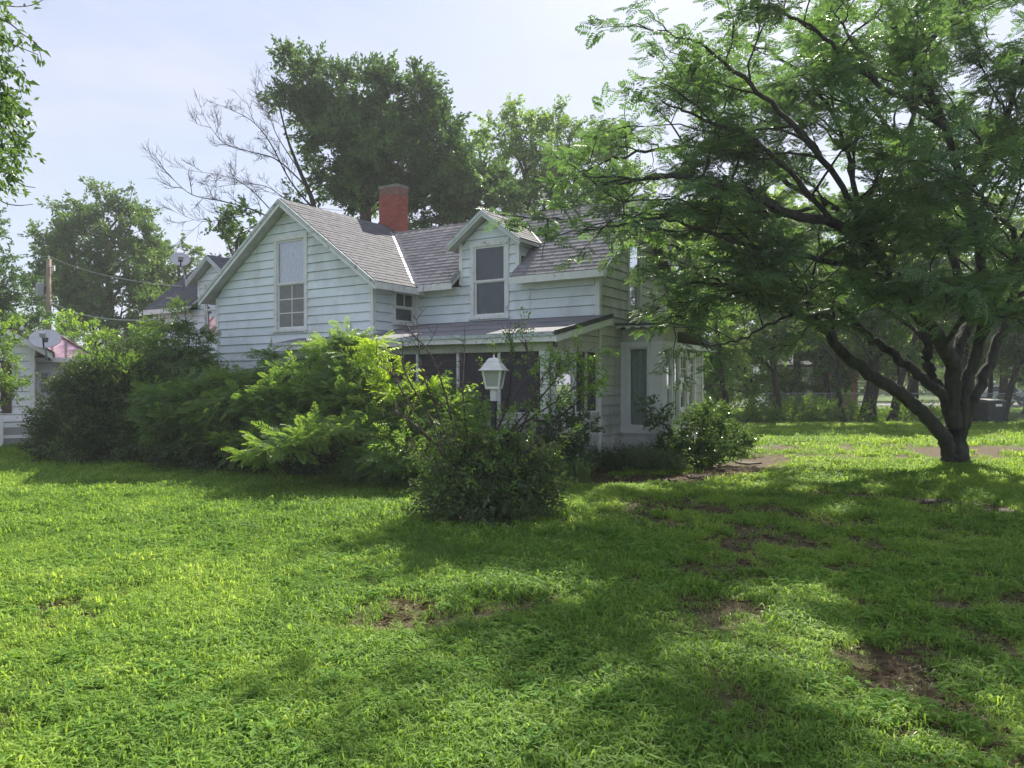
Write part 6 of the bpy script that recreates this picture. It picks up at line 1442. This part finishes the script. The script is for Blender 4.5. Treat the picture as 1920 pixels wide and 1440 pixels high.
shrub('holly_shrub', 'smaller sprawling shrub past the lean-to at the end of the bare walk', g, [L3(1355, 825, g[1], .36, .30), L3(1385, 830, g[1], .28, .22), L3(1330, 790, g[1] + .3, .34, .34)], 'gloss', 380, .66, stems=6, tint0=.6)
# creeper on the bay roof
cpos = np.array([PX(1205 + 22 * math.sin(k), 592 + 9 * math.cos(k * 1.7), 16.2) for k in range(16)])
o = empty('creeper', PX(1215, 600, 16.2)); tag(o, 'small dark creeper lying on the bay window roof', 'vine')
scatter('foliage', 'bush', cpos, rng.normal(0, 1, (16, 3)), .6, o, .8, rng.random(16) * .3, origin=PX(1215, 600, 16.2))

# big dark shrub at the left and the mimosa thicket along the porch
g = G(200, 862)
shrub('viburnum_shrub', 'big dark rounded shrub with yellowing top beside the cottage', g,
    [L3(200, 790, g[1], .95, .75), L3(130, 800, g[1], .60, .62), L3(270, 800, g[1] - .2, .75, .70), L3(200, 720, g[1], .72, .55), L3(160, 735, g[1] - .1, .55, .45), L3(255, 735, g[1], .6, .5), L3(110, 835, g[1] - .1, .45, .32), L3(200, 845, g[1] - .4, .9, .25), L3(290, 845, g[1] - .4, .7, .25), L3(230, 680, g[1] + .2, .45, .28)],
    'dark', 300, .72, stems=12, tint0=.4)
pos = np.array([PX(rng.uniform(140, 270), rng.uniform(668, 730), g[1] - .5 - rng.uniform(0, .2)) for k in range(110)])
o = [c for c in bpy.data.objects if c.name.startswith('viburnum_shrub')][0]
scatter('yellow_tips', 'yellowgreen', pos, rng.normal(0, .6, (110, 3)) + (0, 0, .8), rng.uniform(.35, .6, 110), o, .8, rng.random(110) * .5, origin=(g[0], g[1], 0))

def sapling(name, label, base, height, spread, tiers, key='sapling', n=160, scale=1.0, stems=3, tint0=.5, group=None, top=None, cat='sapling', mix=None):
    """thin stems carrying flat tiers of fronds"""
    b = np.array([base[0], base[1], 0.0]); root = empty(name, b); tag(root, label, cat, group); mb = MB(); P = []; D = []; T = []
    for (c, rx, rz) in tiers:
        c = np.asarray(c, float)
        S = stem_fan(mb, b, [c + rng.normal(0, .08, 3) for _ in range(1)], .022, b, .03, .1)
        m_ = int(n * rx * rx * 4)
        for k in range(max(3, int(rx * 10))):
            a = rng.uniform(0, 6.28); e = c + np.array([rx * .8 * math.cos(a), rx * .8 * math.sin(a), rng.normal(0, rz * .5)]); Q = bez(c - (0, 0, rz), e, (0, 0, .08), 5); mb.tube(Q - b, np.linspace(.008, .003, 5), 3, False)
        a = rng.uniform(0, 6.28, m_); q = np.sqrt(rng.random(m_)) * rx; dz = rng.normal(0, rz * .55, m_) - .35 * rz * (q / rx) ** 2
        pos = c + np.stack([q * np.cos(a), q * np.sin(a), dz], 1); d = np.stack([np.cos(a), np.sin(a), rng.normal(.05, .22, m_)], 1) + rng.normal(0, .8, (m_, 3)) * (1, 1, .45)
        k = pos[:, 2] > .1; P.append(pos[k]); D.append(d[k]); T.append(tint0 + rng.normal(0, .12) + .35 * (dz[k] / max(rz, .01)) * .5 + rng.normal(0, .15, k.sum()))
    mb.build('stems', M['twig'], root, 'stuff', smooth=True)
    P = np.concatenate(P); D = np.concatenate(D); T = np.concatenate(T)
    if mix:
        k = rng.random(len(P)) < mix[1]; scatter('leaves', mix[0], P[k], D[k] + (0, 0, .3), mix[2] * rng.uniform(.7, 1.2, k.sum()), root, .8, T[k], origin=b); P, D, T = P[~k], D[~k], T[~k]
    scatter('fronds', key, P, D, scale * rng.uniform(.7, 1.2, len(P)), root, .5, T, origin=b)
    return root
gr = 'mimosa saplings along the porch'
SAP = [
 ('feathery sapling spreading flat tiers beside the big dark shrub', (365, 866), [(350, 740, 14.6, .7, .12), (390, 725, 14.8, .6, .12), (340, 780, 14.3, .65, .14), (400, 770, 14.3, .75, .16), (370, 820, 14.2, .7, .16), (430, 745, 14.6, .6, .14)], .48),
 ('feathery sapling under the wing gable window', (470, 872), [(450, 715, 14.9, .5, .12), (490, 730, 14.4, .6, .14), (525, 705, 14.4, .5, .14), (460, 765, 14.0, .75, .18), (530, 750, 13.9, .75, .18), (490, 820, 13.7, .8, .2), (505, 662, 14.8, .22, .10)], .5),
 ('feathery sapling in front of the hidden porch end', (575, 876), [(580, 705, 13.9, .5, .14), (620, 675, 13.8, .4, .14), (560, 740, 13.6, .7, .18), (625, 730, 13.4, .65, .2), (590, 800, 13.2, .8, .22), (650, 790, 13.2, .7, .2)], .46),
 ('tall feathery sapling topping the porch roof edge', (655, 880), [(655, 640, 13.6, .28, .16), (630, 650, 13.7, .3, .1), (665, 690, 13.3, .5, .2), (680, 750, 13.0, .65, .2), (700, 810, 12.9, .75, .22)], .55),
 ('low feathery sapling between the porch screens and the lamp bush', (760, 885), [(780, 740, 12.6, .5, .16), (820, 745, 12.6, .5, .14), (755, 780, 12.3, .6, .18), (810, 800, 12.2, .7, .2), (770, 850, 12.0, .75, .22), (850, 770, 12.6, .45, .14), (830, 850, 12.0, .6, .2), (720, 860, 12.1, .6, .22)], .5),
]
for (lb, (px, py), tiers, t0) in SAP:
    sapling('mimosa_sapling', lb, G(px, py), 2, 1, [L3(*t) for t in tiers], n=100, tint0=t0, group=gr, scale=.85, mix=[('yellowgreen', .12, .7), ('heavengreen', .35, .6), ('light', .30, .6), ('heavengreen', .4, .6), ('yellowgreen', .3, .7)][len([o for o in COL.objects if o.name.startswith('mimosa_sapling')]) % 5])
sapling('mimosa_sapling', 'long low feathery branch reaching out over the lawn', G(660, 892), 1, 1, [L3(490, 848, 11.2, .22, .04), L3(522, 834, 11.3, .25, .04), L3(560, 822, 11.5, .26, .05), L3(600, 808, 11.7, .24, .05), L3(640, 798, 11.9, .26, .06)], n=80, tint0=.95, scale=.9, group=gr)
sapling('mimosa_sapling', 'short feathery shoot with bright flat leaves by the lamp bush', G(760, 905), 1, 1, [L3(755, 838, 11.3, .22, .05), L3(735, 855, 11.2, .2, .05), L3(760, 870, 11.1, .22, .08)], n=120, tint0=.7, scale=.85, group=gr)
shrub('thicket_undergrowth', 'shadowy leafy undergrowth filling the base of the sapling thicket', G(540, 872), [L3(380, 845, 14.4, .9, .32), L3(470, 850, 14.1, .95, .34), L3(560, 850, 13.8, .95, .36), L3(650, 850, 13.4, .95, .36), L3(740, 850, 13.0, .9, .36), L3(830, 840, 12.8, .8, .4), L3(600, 790, 14.0, .8, .4), L3(700, 780, 13.6, .8, .4), L3(450, 790, 14.6, .9, .4)], 'dark', 130, .9, stems=6, tint0=.3)
# tree-of-heaven shoots
g = G(725, 880)
sapling('ailanthus_sapling', 'yellow-green sunlit shoot with long compound leaves at the porch eave', g, 1, 1, [L3(712, 660, 12.5, .24, .14), L3(735, 690, 12.4, .24, .12), L3(742, 715, 12.3, .2, .1), L3(700, 640, 12.6, .16, .06)], 'heaven', 34, .75, tint0=.55)
sapling('ailanthus_sapling', 'yellow-green compound-leaved shoot in front of the dark porch screen', G(790, 885), 1, 1, [L3(770, 735, 12.0, .28, .10), L3(725, 730, 12.0, .26, .10), L3(800, 720, 12.1, .2, .10), L3(755, 760, 11.9, .2, .08)], 'heaven', 26, .6, tint0=.5)
g = PX(355, 718, 17.6)
sapling('ailanthus_sapling', 'leggy green sapling climbing the wing corner below the dormer', g[:2], 1, 1, [L3(342, 572, 17.6, .26, .14), L3(320, 612, 17.6, .4, .18), L3(362, 625, 17.6, .36, .16), L3(340, 655, 17.4, .5, .2), L3(375, 670, 17.2, .36, .18), L3(300, 665, 17.4, .55, .2), L3(345, 695, 17, .6, .22)], 'heavengreen', 42, .7, tint0=.6)
shrub('honeysuckle_shrub', 'tangled green shrub filling the gap behind the big dark shrub', G(290, 838), [L3(260, 690, 18.5, .7, .45), L3(330, 705, 18, .7, .45), L3(385, 720, 17.5, .5, .4), L3(225, 705, 19, .6, .35), L3(295, 655, 19, .5, .35)], 'yellowgreen', 80, .95, stems=6, tint0=.4)
# weeds at the fence foot
for i, (px, Y, w, h) in enumerate([(1400, 30.8, .9, .55), (1500, 31, 1.0, .6), (1545, 31.2, .9, .55), (1590, 30.9, .8, .7), (1700, 31.2, .6, .55), (1745, 31.2, .5, .4), (1430, 30.4, .8, .5)]):
    c = PX(px, 718, Y); shrub('fence_weeds', ['leafy weed clump at the fence foot near the lean-to', 'leafy weed clump before the forked fence-line tree', 'leafy weed clump between the forked and crooked trees', 'tall leafy weed clump against the thick trunk', 'leafy weed clump in front of the red play slide', 'small weed clump by the leaning trunk', 'low weed clump at the shady lawn edge by the slim tree'][i], c[:2], [(np.array([c[0], Y, h * .6]), w, h), (np.array([c[0] + .7, Y, h * .4]), w * .8, h * .7)], 'yellowgreen', 40, 1.0, stems=4, tint0=.35, cat='plant')

# ------------------------------------------------------------------ humid summer haze
mb = MB(); mb.box(-70, 70, -4, 135, -1.0, 22.0)
hz = bpy.data.materials.new('summer_haze'); hz.use_nodes = True; N, L = hz.node_tree.nodes, hz.node_tree.links; N.remove(N['Principled BSDF'])
pv = N.new('ShaderNodeVolumePrincipled'); pv.inputs['Color'].default_value = (0.93, 0.96, 1.0, 1); pv.inputs['Density'].default_value = 0.0010; pv.inputs['Anisotropy'].default_value = 0.25
L.new(pv.outputs[0], N['Material Output'].inputs['Volume'])
hzo = mb.build('haze', hz); tag(hzo, 'thin humid summer haze over the whole yard', 'haze', kind='stuff')
SC.cycles.volume_bounces = 0
